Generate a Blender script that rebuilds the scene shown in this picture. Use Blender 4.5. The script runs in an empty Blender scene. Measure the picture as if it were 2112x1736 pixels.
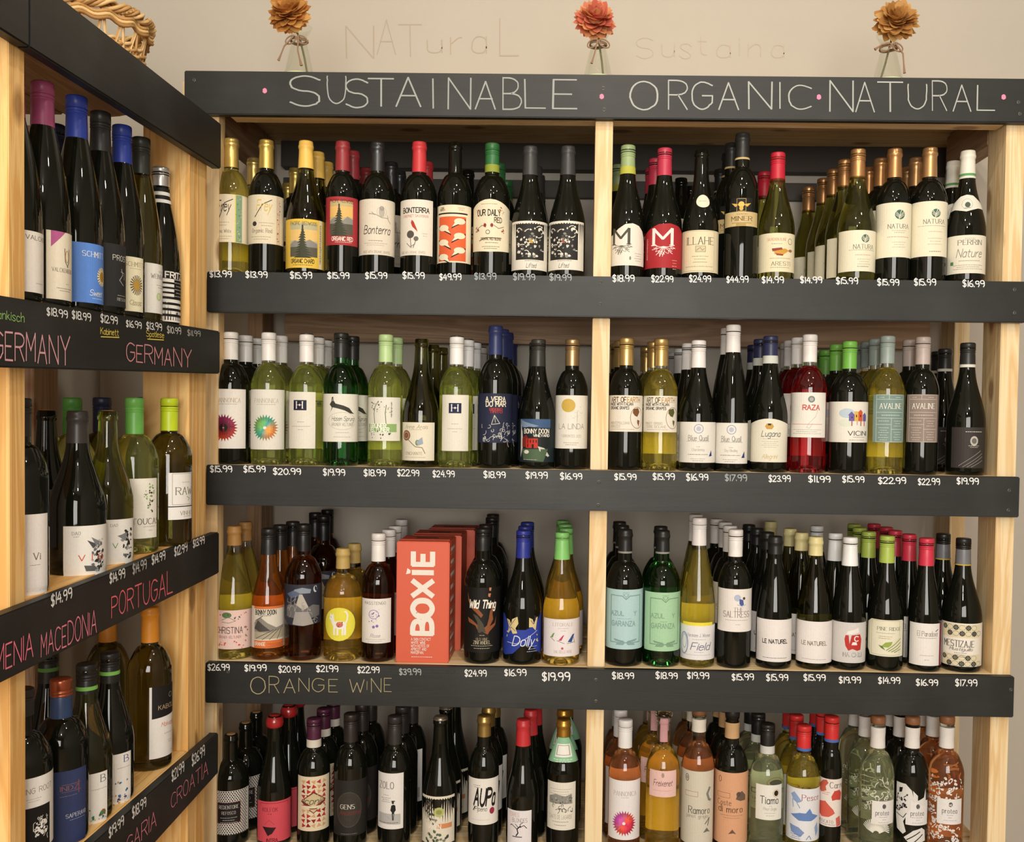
import bpy, math, random
from mathutils import Vector, Matrix
from mathutils.geometry import tessellate_polygon
from math import pi, sin, cos, asin, atan2, sqrt, radians as R_
C = bpy.context.scene.collection
scn = bpy.context.scene
# ---------------------------------------------------------------- camera
FPX, U0, V0 = 2000.0, 1154.0, 927.3
CAM = Vector((1.1807, -2.0, 0.8703))
ROT = Matrix.Rotation(.0129, 3, 'Z') @ Matrix.Rotation(pi / 2 - .029, 3, 'X') @ Matrix.Rotation(.0143, 3, 'Z')
cd = bpy.data.cameras.new('camera'); cam = bpy.data.objects.new('camera', cd); C.objects.link(cam)
cam.matrix_world = Matrix.Translation(CAM) @ ROT.to_4x4()
cd.sensor_fit = 'HORIZONTAL'; cd.sensor_width = 36.0; cd.lens = 36.0 * FPX / 2112
cd.shift_x = (1056 - U0) / 2112; cd.shift_y = (V0 - 868) / 2112
cd.clip_start = .05
scn.camera = cam
# ---------------------------------------------------------------- light, world, exposure
w = bpy.data.worlds.new('world'); scn.world = w; w.use_nodes = True
w.node_tree.nodes['Background'].inputs[0].default_value = (1, .9, .8, 1)
w.node_tree.nodes['Background'].inputs[1].default_value = .15
def lamp(name, loc, tgt, power, size, col, shape='DISK'):
    l = bpy.data.lights.new(name, 'AREA'); l.shape = shape
    if shape == 'RECTANGLE': l.size, l.size_y = size
    else: l.size = size
    l.energy = power; l.color = col
    o = bpy.data.objects.new(name, l); C.objects.link(o); o.location = loc
    o.rotation_euler = (Vector(tgt) - Vector(loc)).to_track_quat('-Z', 'Y').to_euler(); return o
WARM = (1, .93, .80)
lamp('spot_or_fill', (1.35, -1.05, 2.62), (1.25, .2, .9), 15, .10, WARM)
lamp('spot_or_fill', (2.35, -1.6, 2.62), (1.2, .1, .6), 11, .10, WARM)
lamp('spot_or_fill', (.95, -1.9, 2.62), (.8, .1, .7), 12, .10, (1, .88, .68))
lamp('spot_or_fill', (1.9, -3.2, 2.62), (1.1, .1, .8), 16, .14, WARM)
lamp('spot_or_fill', (.9, -4.0, 2.5), (1.2, .1, .7), 26, .2, WARM)  # fill lamp added deep in the room to brighten the shelf interiors
lamp('window_light', (1.3, -4.3, 1.2), (1.2, 0, .9), 190, (1.9, 1.5), (1.0, .97, .90), 'RECTANGLE')
scn.view_settings.view_transform = 'Standard'; scn.view_settings.look = 'None'
scn.view_settings.exposure = -0.66; scn.view_settings.gamma = 1; scn.view_settings.use_curve_mapping = False
scn.cycles.use_denoising = True
scn.cycles.caustics_reflective = False; scn.cycles.caustics_refractive = True
scn.cycles.max_bounces = 10; scn.cycles.sample_clamp_indirect = 3
# ---------------------------------------------------------------- helpers
def ray(px, py): return ROT @ Vector(((px - U0) / FPX, -(py - V0) / FPX, -1))
def onY(px, py, Y): d = ray(px, py); return CAM + d * ((Y - CAM.y) / d.y)
def onX(px, py, X): d = ray(px, py); return CAM + d * ((X - CAM.x) / d.x)
def proj(P):
    d = ROT.transposed() @ (Vector(P) - CAM); return U0 + FPX * d.x / -d.z, V0 - FPX * d.y / -d.z
def lin(c): return c / 12.92 if c <= .04045 else ((c + .055) / 1.055) ** 2.4
def hexc(h):
    h = h.lstrip('#')
    if len(h) == 3: h = ''.join(c * 2 for c in h)
    return tuple(lin(int(h[i:i + 2], 16) / 255) for i in (0, 2, 4))
MATS = {}
def mat(key, col=None, rough=.5, metal=0, trans=0, ior=1.45, spec=.5, coat=0, sheen=0):
    if key in MATS: return MATS[key]
    m = bpy.data.materials.new(key); m.use_nodes = True; b = m.node_tree.nodes['Principled BSDF']
    c = hexc(col) if isinstance(col, str) else col
    b.inputs['Base Color'].default_value = (*c, 1); b.inputs['Roughness'].default_value = rough
    b.inputs['Metallic'].default_value = metal; b.inputs['Transmission Weight'].default_value = trans
    b.inputs['IOR'].default_value = ior; b.inputs['Specular IOR Level'].default_value = spec
    b.inputs['Coat Weight'].default_value = coat
    MATS[key] = m; return m
def paper(h): # printed paper with faint fibre variation
    k = 'paper_' + h
    if k in MATS: return MATS[k]
    m = mat(k, h, rough=.6, spec=.3); nt = m.node_tree; b = nt.nodes['Principled BSDF']
    tc = nt.nodes.new('ShaderNodeTexCoord'); n = nt.nodes.new('ShaderNodeTexNoise'); n.inputs['Scale'].default_value = 260
    mx = nt.nodes.new('ShaderNodeMixRGB'); mx.blend_type = 'MULTIPLY'; mx.inputs['Fac'].default_value = .12
    mx.inputs['Color1'].default_value = (*hexc(h), 1)
    nt.links.new(tc.outputs['Object'], n.inputs['Vector']); nt.links.new(n.outputs['Fac'], mx.inputs['Color2'])
    nt.links.new(mx.outputs[0], b.inputs['Base Color']); return m
def wood(key, a, b_, axis, rough=.55, knots=True, bump=.15, smear=None):
    """pine or painted timber; grain runs along the object axis"""
    if key in MATS: return MATS[key]
    m = mat(key, a, rough=rough); nt = m.node_tree; N = nt.nodes; L = nt.links; bs = N['Principled BSDF']
    tc = N.new('ShaderNodeTexCoord'); mp = N.new('ShaderNodeMapping')
    oi = N.new('ShaderNodeObjectInfo'); ad = N.new('ShaderNodeVectorMath'); ad.operation = 'ADD'
    cmb = N.new('ShaderNodeMath'); cmb.operation = 'MULTIPLY'; cmb.inputs[1].default_value = 7.3
    L.new(oi.outputs['Random'], cmb.inputs[0]); L.new(tc.outputs['Object'], ad.inputs[0]); L.new(cmb.outputs[0], ad.inputs[1])
    L.new(ad.outputs[0], mp.inputs['Vector'])
    sc = [26, 26, 26]; sc[axis] = 1.6; mp.inputs['Scale'].default_value = sc
    n = N.new('ShaderNodeTexNoise'); n.inputs['Scale'].default_value = 1.0; n.inputs['Detail'].default_value = 5; n.inputs['Distortion'].default_value = .8
    L.new(mp.outputs[0], n.inputs['Vector'])
    wv = N.new('ShaderNodeMath'); wv.operation = 'MULTIPLY'; wv.inputs[1].default_value = 34
    sn = N.new('ShaderNodeMath'); sn.operation = 'SINE'; L.new(n.outputs['Fac'], wv.inputs[0]); L.new(wv.outputs[0], sn.inputs[0])
    mr = N.new('ShaderNodeMapRange'); mr.inputs[1].default_value = -1; mr.inputs[2].default_value = 1; L.new(sn.outputs[0], mr.inputs[0])
    mx = N.new('ShaderNodeMixRGB'); mx.inputs['Color1'].default_value = (*hexc(a), 1); mx.inputs['Color2'].default_value = (*hexc(b_), 1)
    L.new(mr.outputs[0], mx.inputs['Fac']); out = mx.outputs[0]
    if knots:
        mp2 = N.new('ShaderNodeMapping'); s2 = [10, 10, 10]; s2[axis] = 5.0; mp2.inputs['Scale'].default_value = s2; L.new(ad.outputs[0], mp2.inputs['Vector'])
        v = N.new('ShaderNodeTexVoronoi'); v.inputs['Scale'].default_value = 1; L.new(mp2.outputs[0], v.inputs['Vector'])
        rp = N.new('ShaderNodeMapRange'); rp.inputs[1].default_value = .10; rp.inputs[2].default_value = .17; rp.inputs[3].default_value = .7; rp.inputs[4].default_value = 0
        L.new(v.outputs['Distance'], rp.inputs[0])
        m2 = N.new('ShaderNodeMixRGB'); m2.inputs['Color2'].default_value = (*hexc('7a4a22'), 1); L.new(rp.outputs[0], m2.inputs['Fac']); L.new(out, m2.inputs['Color1']); out = m2.outputs[0]
    if smear: # chalk dust wiped over paint
        n3 = N.new('ShaderNodeTexNoise'); n3.inputs['Scale'].default_value = 5; n3.inputs['Detail'].default_value = 6; L.new(ad.outputs[0], n3.inputs['Vector'])
        r3 = N.new('ShaderNodeMapRange'); r3.inputs[1].default_value = .48; r3.inputs[2].default_value = .85; r3.inputs[3].default_value = 0; r3.inputs[4].default_value = .22
        L.new(n3.outputs['Fac'], r3.inputs[0]); m3 = N.new('ShaderNodeMixRGB'); m3.inputs['Color2'].default_value = (*hexc(smear), 1)
        L.new(r3.outputs[0], m3.inputs['Fac']); L.new(out, m3.inputs['Color1']); out = m3.outputs[0]
    L.new(out, bs.inputs['Base Color'])
    bp = N.new('ShaderNodeBump'); bp.inputs['Strength'].default_value = bump; bp.inputs['Distance'].default_value = .001; L.new(mr.outputs[0], bp.inputs['Height']); L.new(bp.outputs[0], bs.inputs['Normal'])
    return m
def pine(ax): return wood('pine_grain_%d' % ax, 'e6d0a8', 'd8b683', ax)
def pine_warm(ax): return wood('warm_pine_grain_%d' % ax, 'eec482', 'dba65f', ax)
def plywood(ax): return wood('brown_wood_%d' % ax, 'a8886a', '8f7052', ax)
def black_paint(ax): return wood('black_paint_%d' % ax, '1d1d1c', '1a1a19', ax, rough=.5, knots=False, bump=.05, smear='5c5f5e')
def link(name, me, parent=None, mats=None):
    o = bpy.data.objects.new(name, me); C.objects.link(o)
    if parent: o.parent = parent
    return o
def mk(name, V, F, mats, parent=None, mi=None, smooth=False):
    me = bpy.data.meshes.new(name); me.from_pydata([tuple(v) for v in V], [], F)
    for m in (mats if isinstance(mats, (list, tuple)) else [mats]): me.materials.append(m)
    if mi: me.polygons.foreach_set('material_index', mi)
    if smooth: me.polygons.foreach_set('use_smooth', [True] * len(F))
    me.update(); return link(name, me, parent)
def empty(name, loc, label=None, cat=None, group=None):
    o = bpy.data.objects.new(name, None); C.objects.link(o); o.location = loc; o.empty_display_size = .02
    tag(o, label, cat, group); return o
def tag(o, label=None, cat=None, group=None, kind=None):
    if label: o['label'] = label
    if cat: o['category'] = cat
    if group: o['group'] = group
    if kind: o['kind'] = kind
    return o
def hexa(name, P, m, parent=None, bev=.0012):
    """eight corners (x0y0z0, x1y0z0, x1y1z0, x0y1z0, then top) as a board with softened edges"""
    F = [(0, 3, 2, 1), (4, 5, 6, 7), (0, 1, 5, 4), (1, 2, 6, 5), (2, 3, 7, 6), (3, 0, 4, 7)]
    ctr = sum((Vector(p) for p in P), Vector()) / 8
    off = Vector(parent.location) if parent else Vector()
    o = mk(name, [Vector(p) - ctr for p in P], F, m, parent); o.location = ctr - off
    if bev:
        import bmesh
        bm = bmesh.new(); bm.from_mesh(o.data); bmesh.ops.bevel(bm, geom=bm.edges[:], offset=bev, segments=2, affect='EDGES'); bm.to_mesh(o.data); bm.free()
    return o
def box(name, x0, x1, y0, y1, z0, z1, m, parent=None, bev=.0012):
    return hexa(name, [(x0, y0, z0), (x1, y0, z0), (x1, y1, z0), (x0, y1, z0), (x0, y0, z1), (x1, y0, z1), (x1, y1, z1), (x0, y1, z1)], m, parent, bev)
def tube(pts, r, seg=6, rf=None):
    V, F = [], []; n = len(pts); pts = [Vector(p) for p in pts]; up = Vector((.13, .21, .97)).normalized()
    for i, p in enumerate(pts):
        t = (pts[min(i + 1, n - 1)] - pts[max(i - 1, 0)]).normalized()
        a = t.cross(up)
        if a.length < 1e-3: a = t.cross(Vector((1, 0, 0)))
        a.normalize(); b = t.cross(a); rr = r * (rf(i / (n - 1)) if rf else 1)
        for k in range(seg):
            q = 2 * pi * k / seg; V.append(p + a * cos(q) * rr + b * sin(q) * rr)
    for i in range(n - 1):
        for k in range(seg):
            F.append((i * seg + k, i * seg + (k + 1) % seg, (i + 1) * seg + (k + 1) % seg, (i + 1) * seg + k))
    F.append(tuple(range(seg))[::-1]); F.append(tuple((n - 1) * seg + k for k in range(seg)))
    return V, F
def lathe(prof, seg=36, close_top=True, close_bot=True):
    V, F = [], []
    for r, z in prof:
        for k in range(seg): a = 2 * pi * k / seg; V.append((r * cos(a), r * sin(a), z))
    for i in range(len(prof) - 1):
        for k in range(seg):
            F.append((i * seg + k, i * seg + (k + 1) % seg, (i + 1) * seg + (k + 1) % seg, (i + 1) * seg + k))
    if close_bot: V.append((0, 0, prof[0][1])); c = len(V) - 1; F += [((k + 1) % seg, k, c) for k in range(seg)]
    if close_top:
        V.append((0, 0, prof[-1][1])); c = len(V) - 1; b = (len(prof) - 1) * seg; F += [(b + k, b + (k + 1) % seg, c) for k in range(seg)]
    return V, F
# ---------------------------------------------------------------- stroke lettering
GL = {}
for row in '''A 003860 1353
B 0008 ~083857553404 ~044463614000
C ~6748280602204061
D 0008 ~083866623000
E 50000858 0444
F 000858 0444
G ~6748280602204062 626434
H 0008 6068 0464
I 0008
J ~4842301002
K 0008 5803 2550
L 080050
M 0008336860
N 00086068
O @2806022040626648
P 0008 ~084867654404
Q @2806022040626648 3260
R 0008 ~084867654404 3460
S ~674828070524446361402001
T 0868 3038
U ~080220406268
V 083068
W 0820466088
X 0068 0860
Y 083468 3430
Z 08680060
0 @2806022030525638
1 1018
2 ~061848564400 0050
3 ~0728485624 ~2453513001
4 380353 4640
5 480805 ~053553513001
6 ~481603012040523403
7 085810
8 @180614445648 @140210405244
9 @180614445648 565240
$ ~473818070514344341301001 2a29
. 0001
' 0806
- 0444
& ~600718484604022040 64
a @4435150301103041 4540
b 0008 @1504011030414435
c ~4435150401103041
d 4048 @1504011030414435
e 0343 ~434435150401103041
f ~48281710 0535
g @1504011030414435 ~454b3c1c0b
h 0008 ~0325354440
i 0005 0607
j ~151b0c 1617
k 0008 3502 1340
l 0008
m 0005 ~0315353330 ~3345656360
n 0005 ~0325354440
o @1504011030414435
p 050c @1504011030414435
q 454c @1504011030414435
r 0005 ~032535
s ~44351504133241301001
t ~17112030 0535
u ~050110304145 4540
v 052045
w 0510345065
x 0045 0540
y 0520 450c
z 05450040'''.split('\n'):
    ch, *st = row.split(' '); out = []
    for s in st:
        fl = s[0] if s[0] in '~@' else ''; s = s[len(fl):]
        P = [(int(s[i]), int(s[i + 1]) if s[i + 1].isdigit() else -(ord(s[i + 1]) - 96)) for i in range(0, len(s) // 2 * 2, 2)]
        P = [(x / 8, y / 8) for x, y in P]
        for _ in range(2 if fl else 0):
            Q = []; n = len(P)
            for i in range(n if fl == '@' else n - 1):
                a, b = P[i], P[(i + 1) % n]; Q += [(a[0] * .75 + b[0] * .25, a[1] * .75 + b[1] * .25), (a[0] * .25 + b[0] * .75, a[1] * .25 + b[1] * .75)]
            P = Q if fl == '@' else [P[0]] + Q + [P[-1]]
        if fl == '@': P.append(P[0])
        out.append((fl, P))
    GL[ch] = out
def ribbon(P, w, cx=1.0):
    """2D polyline to quads; cx < 1 thins horizontal strokes"""
    T = []; n = len(P)
    for i in range(n - 1):
        (x0, y0), (x1, y1) = P[i], P[i + 1]; dx, dy = x1 - x0, y1 - y0; L = sqrt(dx * dx + dy * dy)
        if L < 1e-9: continue
        ww = w * .5 * (cx + (1 - cx) * abs(dy) / L); e = ww * .55; ux, uy = dx / L, dy / L
        x0 -= ux * e; y0 -= uy * e; x1 += ux * e; y1 += uy * e; nx, ny = -uy * ww, ux * ww
        T.append([(x0 + nx, y0 + ny), (x0 - nx, y0 - ny), (x1 - nx, y1 - ny), (x1 + nx, y1 + ny)])
    return T
def text2d(s, h, style='', W=None, rnd=None):
    """centred quads for a string, cap height h, y up"""
    wt = .10; cx = 1.0; serif = 's' in style; slant = .28 if 'i' in style else 0
    if serif: wt, cx = .13, .42
    if 'b' in style: wt = .20
    if 'B' in style: wt = .27
    if 'h' in style: wt = .07
    if 'c' in style: wt = .085
    if 'w' in style: wt = .15
    if 'z' in style: wt = .05
    if 'p' in style: wt = .035
    Q = []; x = 0; nar = .82 if 'n' in style else 1
    for ch in s:
        if ch == ' ': x += .55; continue
        g = GL.get(ch) or GL.get(ch.upper())
        if not g: x += .3; continue
        mxx = max(p[0] for _, P in g for p in P); j = rnd.uniform(-.03, .03) if rnd else 0; js = 1 + (rnd.uniform(-.06, .06) if rnd else 0)
        for fl, P in g:
            PP = [((x + p[0] * nar * js) + slant * p[1] + (rnd.uniform(-.012, .012) if rnd else 0), p[1] * js + j) for p in P]
            Q += ribbon(PP, wt, cx)
            if serif and not fl:
                for (ax, ay) in (P[0], P[-1]):
                    if ay in (0, 1): Q += ribbon([(x + ax * nar - .1 + slant * ay, ay + j), (x + ax * nar + .1 + slant * ay, ay + j)], .05)
        x += mxx * nar * js + (.2 if not serif else .27)
    x -= .2; k = (W / (x * h)) if W and x > .05 else 1
    return [[((px_ - x / 2) * h * k, (py_ - .5) * h) for px_, py_ in q] for q in Q], x * h * k
# ---------------------------------------------------------------- printed art: 2D shapes wrapped on bottles or laid on boards
class Art:
    def __init__(s): s.P = []; s.lay = 0
    def add(s, polys, col, up=True):
        if up: s.lay += 1
        for q in polys:
            if len(q) > 4 or (len(q) == 4 and False):
                for t in tessellate_polygon([[Vector((x, y, 0)) for x, y in q]]): s.P.append(([q[i] for i in t], col, s.lay))
            else: s.P.append((q, col, s.lay))
def ell(x, y, rx, ry, n=18): return [(x + rx * cos(2 * pi * k / n), y + ry * sin(2 * pi * k / n)) for k in range(n)]
def rect(x0, y0, x1, y1): return [(x0, y0), (x1, y0), (x1, y1), (x0, y1)]
def fan(poly): # convex polygon as triangles
    return [[poly[0], poly[i], poly[i + 1]] for i in range(1, len(poly) - 1)]
def ring(x, y, rx, ry, wd, n=22): e = ell(x, y, rx, ry, n); return ribbon(e + [e[0]], wd)
def leafp(x, y, a, L, wd):
    pts = [(0, 0), (.3, .5), (.65, .42), (1, 0), (.65, -.42), (.3, -.5)]
    return [(x + cos(a) * p * L - sin(a) * q * wd, y + sin(a) * p * L + cos(a) * q * wd) for p, q in pts]
def draw(art, ops):
    for op in ops:
        a = op.split(','); k = a[0]; rnd = random.Random(len(art.P) * 7 + 3)
        f = lambda i: float(a[i])
        if k == 't':
            q, _ = text2d(a[1], f(4), a[6] if len(a) > 6 else '', float(a[7]) if len(a) > 7 else None)
            art.add([[(x + f(2), f(3) - y) for x, y in p] for p in q], a[5])
        elif k == 'r': art.add([rect(f(1), f(2), f(3), f(4))], a[5])
        elif k == 'c': art.add(fan(ell(f(1), f(2), f(3), f(4))), a[5])
        elif k == 'o':
            if len(a) > 7: r_ = rect(f(1) - f(3), f(2) - f(4), f(1) + f(3), f(2) + f(4)); art.add(ribbon(r_ + [r_[0]], f(5)), a[6])
            else: art.add(ring(f(1), f(2), f(3), f(4), f(5)), a[6])
        elif k == 'l': v = list(map(float, a[3:])); art.add(ribbon(list(zip(v[::2], v[1::2])), f(1)), a[2])
        elif k == 'p': v = list(map(float, a[2:])); art.add([list(zip(v[::2], v[1::2]))] if len(v) > 8 else [list(zip(v[::2], v[1::2]))], a[1])
        elif k == 'm': # lines of print too small to read
            g = f(6); P = []
            for i in range(int(a[4])):
                W = f(3) * (1 if i % 2 == 0 else .72); x = f(1) - W / 2
                while x < f(1) + W / 2:
                    L = rnd.uniform(1.2, 4.5); P.append(rect(x, f(2) + i * g - .55, min(x + L, f(1) + W / 2), f(2) + i * g + .55)); x += L + .9
            art.add(P, a[5])
        elif k == 'M':
            y = f(2); P = []
            while y < f(3): h = rnd.uniform(.6, 1.6); P.append(rect(f(1) - f(4) / 2, y, f(1) + f(4) / 2 * rnd.uniform(.3, 1), y + h)); y += h + rnd.uniform(.7, 1.4)
            art.add(P, a[5])
        elif k == 'B': # starburst of pointed petals
            x, y, r = f(1), f(2), f(3); n = 26; cs = [hexc(c) for c in a[4:7]]
            for lay in range(3):
                for i in range(n):
                    t = 2 * pi * (i + .5 * (lay % 2)) / n; rr = r * (1 - .2 * lay); m = (cos(t - .6) + 1) / 2 * 1.98
                    c0, c1 = (cs[0], cs[1]) if m < 1 else (cs[1], cs[2]); mm = m % 1
                    if a[6] == '1c1014': c0, c1, mm = cs[0], cs[1], (sin(t) + 1) / 2
                    kk = .75 + .25 * lay if a[6] != '1c1014' else 1 - .25 * lay
                    col = tuple(min(1, (c0[j] * (1 - mm) + c1[j] * mm) * kk) for j in range(3))
                    hx = ''.join('%02x' % int(255 * ((v * 12.92 if v < .0031308 else 1.055 * v ** (1 / 2.4) - .055)) // 24 * 24) for v in col)
                    dw = 2 * pi / n * .8
                    art.add([[(x, y), (x + rr * .62 * cos(t - dw), y + rr * .62 * sin(t - dw)), (x + rr * cos(t), y + rr * sin(t)), (x + rr * .62 * cos(t + dw), y + rr * .62 * sin(t + dw))]], hx, i == 0)
            if a[6] == '1c1014': art.add(fan(ell(x, y, r * .3, r * .3)), '1c1014'); art.add(fan(ell(x, y, 2, 1.4)), 'b08c70')
            else: art.add(fan(ell(x, y, 3.2, 3.2)), 'f0ece4')
        elif k == 'T':
            x, y, h = f(1), f(2), f(3); P = [rect(x - h * .025, y - h, x + h * .025, y)]
            for i in range(13):
                t = i / 12; yy = y - h * .97 + t * h * .93; ww = 2 + t * h * .27
                for sgn in (-1, 1): P.append([(x, yy - 3), (x + sgn * ww * rnd.uniform(.7, 1.1), yy + h * .07), (x, yy + h * .075)])
            art.add(P, a[4])
        elif k == 'Z':
            rnd = random.Random(int(a[1])); cs = a[8:]
            G = {c: [] for c in cs}
            for _ in range(int(a[6])): L = f(7) * rnd.uniform(.6, 1.3); G[rnd.choice(cs)].append(leafp(rnd.uniform(f(2) + L * .4, max(f(2) + L * .4, f(4) - L * .4)), rnd.uniform(f(3) + L * .4, max(f(3) + L * .4, f(5) - L * .4)), rnd.uniform(0, 6.28), L * .8, L * .55))
            for c, P in G.items():
                art.lay += 1
                for p in P: art.add(fan(p), c, False)
        elif k == 'S':
            rnd = random.Random(int(a[1])); P = []
            for _ in range(int(a[6])):
                L = f(7); x, y, t = rnd.uniform(f(2), f(4)), rnd.uniform(f(3), f(5)), rnd.uniform(0, 6.28); c = rnd.uniform(-.5, .5) or .3; pts = []
                for i in range(9):
                    pts.append((max(f(2), min(f(4), x)), y)); x += cos(t) * L / 8; y += sin(t) * L / 8; t += c * (1 + i * .16)
                P += ribbon(pts, 1.1 if L > 10 else 1.5)
                if L < 12: P += fan(leafp(x, y, t, 5, 3.6))
            art.add(P, a[8])
        elif k == 'W': # repeated wave motif
            x0, y0, x1, y1 = f(1), f(2), f(3), f(4); n = int(a[5]); h = (y1 - y0) / n
            for i in range(n):
                y = y0 + i * h
                for (cx_, cy, sx) in ((x1 - 16, y + h * .26, 1), (x0 + 15, y + h * .72, -1)):
                    art.add([[(cx_ + sx * 15, cy - 6), (cx_ + sx * 14, cy + 3), (cx_ - sx * 2, cy + 8), (cx_ - sx * 16, cy + 16), (cx_ - sx * 10, cy + 4)]], '1b1815')
                    art.add(fan(ell(cx_ + sx * 2, cy, 12, 6.5)), 'e9dcc0'); art.add([[(cx_ - sx * 4, cy - 5), (cx_ - sx * 14, cy + 12), (cx_, cy + 5)]], 'e9dcc0')
        elif k == 'R':
            x, y, r = f(1), f(2), f(3); P = []
            for i in range(9):
                t = pi * (.06 + .88 * i / 8); p = (x, y); tt = t; pts = [p]
                for j in range(4): p = (p[0] + cos(tt) * r * .36, p[1] + sin(tt) * r * .30); pts.append(p); tt += rnd.uniform(-.5, .5)
                P += ribbon(pts, 1.1)
                for s_ in (-.6, .6): q = pts[2]; P += ribbon([q, (q[0] + cos(t + s_) * r * .5, q[1] + sin(t + s_) * r * .4)], .8)
            art.add(P, a[4])
        elif k == 'L':
            x, y, r = f(1), f(2), f(3); art.add(fan(ell(x, y, r, r)), a[4])
            P = ribbon([(x - 2, y + r), (x, y), (x + 3, y - r)], 1.2)
            for t in (-.6, 0, .6): P += ribbon([(x, y + r * .5 + t * 4), (x + r * .8, y - 3 + t * 6)], .9) + ribbon([(x, y + r * .5 + t * 4), (x - r * .8, y - 3 + t * 6)], .9)
            art.add(P, 'e6dfc8')
        elif k == 'G':
            W, H, c = f(1), f(2), a[3]; P = []
            for y in (1, 10, 37, 49, H - 1): P += ribbon([(-W, y), (W, y)], .8)
            for xs, ys in ((-W, (1, H - 1)), (W, (1, H - 1)), (-4, (1, 10)), (1, (49, H - 1))): P += ribbon([(xs, ys[0]), (xs, ys[1])], .8)
            P += ribbon([(-W, 62), (1, 62)], .8) + ribbon([(1, 72), (W, 72)], .8); art.add(P, c)
            draw(art, ['m,-18,6,10,1,%s,3' % c, 'm,15,6,12,1,%s,3' % c, 'm,-14,55,20,1,%s,3' % c, 'm,15,55,18,3,%s,5' % c, 'm,-14,69,20,6,%s,5' % c, 'm,15,78,18,4,%s,5' % c])
        elif k == 'K':
            W, H, c = f(1), f(2), a[3]
            art.add(ribbon([(0, 20), (-8, 13), (-W, 12), (-W, H - 14), (W, H - 14), (W, 12), (8, 13), (0, 20)], 2) + ribbon([(0, 16), (-6, 9)], 1.2) + ribbon([(0, 16), (6, 9)], 1.2) + ring(0, 13, 5, 5, .8), c)
            P = []
            for sgn in (-1, 1):
                for i in range(4): P += fan(leafp(sgn * (2 + i * 5), H - 14 - i, -.5 * sgn if sgn > 0 else pi + .5, 9, 4)) + fan(leafp(sgn * (2 + i * 4), H - 13, .6 if sgn > 0 else pi - .6, 8, 3))
            art.add(P, c); draw(art, ['m,0,6,14,1,%s,3' % c])
        elif k == 'Q':
            x0, y0, x1, y1 = f(1), f(2), f(3), f(4); art.add([rect(x0, y0, x1, y1)], 'e0d2b0'); y = y0 + 7; row = 0
            while y < y1:
                x = x0 + 6 + (row % 2) * 12
                while x < x1 - 3:
                    art.add([ [(x + 5.5 * cos(t) - 1.6 * sin(t), y + 5.5 * sin(t) + 1.6 * cos(t)), (x + 5.5 * cos(t) + 1.6 * sin(t), y + 5.5 * sin(t) - 1.6 * cos(t)), (x, y)] for t in [i * pi / 4 for i in range(8)]], '2a2c30'); art.add(ring(x, y, 4, 4, 1), '2a2c30'); art.add(ring(x + 12, y, 6, 5, .9), '8ca09c'); x += 24
                y += 12; row += 1
        elif k == 'X':
            x0, y0, x1, y1, s_ = [f(i) for i in range(1, 6)]; P = []; y = y0; j = 0
            while y < y1:
                x = x0 + (j % 2) * s_ / 2
                while x < x1 - 1: P.append([(x, y), (x + s_ * .62, y), (x + s_ * .78, y + s_ * .42), (x + s_ * .16, y + s_ * .56)]); x += s_
                y += s_ * .72; j += 1
            art.add(P, a[6])
        elif k == 'Y':
            P = {'b03430': [], '8c2420': [], 'c8a070': []}
            for j in range(10):
                for i in range(5):
                    x = f(1) + 5.4 + i * 11; y = f(2) + 5 + j * 10; t = rnd.uniform(0, 6.28)
                    P[rnd.choice(['b03430', 'b03430', '8c2420', 'c8a070'])].append([(x + 6 * cos(t + q), y + 5.5 * sin(t + q)) for q in (0, 2.1, 4.2)])
            for c, p in P.items(): art.add(p, c)
        elif k == 'V':
            art.add([q for i in range(20) for q in fan([(f(1) + f(3) * s_ * cos(t), f(2) + f(4) * s_ * sin(t)) for s_, t in ((.5, i * pi / 10 - .12), (1, i * pi / 10 - .07), (1, i * pi / 10 + .07), (.5, i * pi / 10 + .12))])], a[5])
        elif k == 'D':
            rnd = random.Random(5)
            for _ in range(9):
                x, y = rnd.uniform(-18, 22), rnd.uniform(62, 124); t = rnd.uniform(1, 2.4)
                art.add(fan(leafp(x, y, t, 15, 10)), rnd.choice(['2c5c4c', '8c5c34', '3c4c8c', 'c8b068'])); art.add(fan(leafp(x + cos(t) * 3, y + sin(t) * 3, t, 9, 6)), rnd.choice(['1c8c5c', '1c2c6c', 'e0d09c']))
        elif k == 'F1':
            P = []
            for i in range(int(a[5])):
                t = -pi * (i + .5) / int(a[5]); P += ribbon([(f(1) + 25 + cos(t) * 6, f(4) + sin(t) * 5), (f(1) + 25 + cos(t) * 18, f(4) - 4 + sin(t) * 18), (f(1) + 25 + cos(t + .25) * 28, f(4) - 4 + sin(t + .25) * 24)], 2.0)
            art.add(P, a[6])
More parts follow.
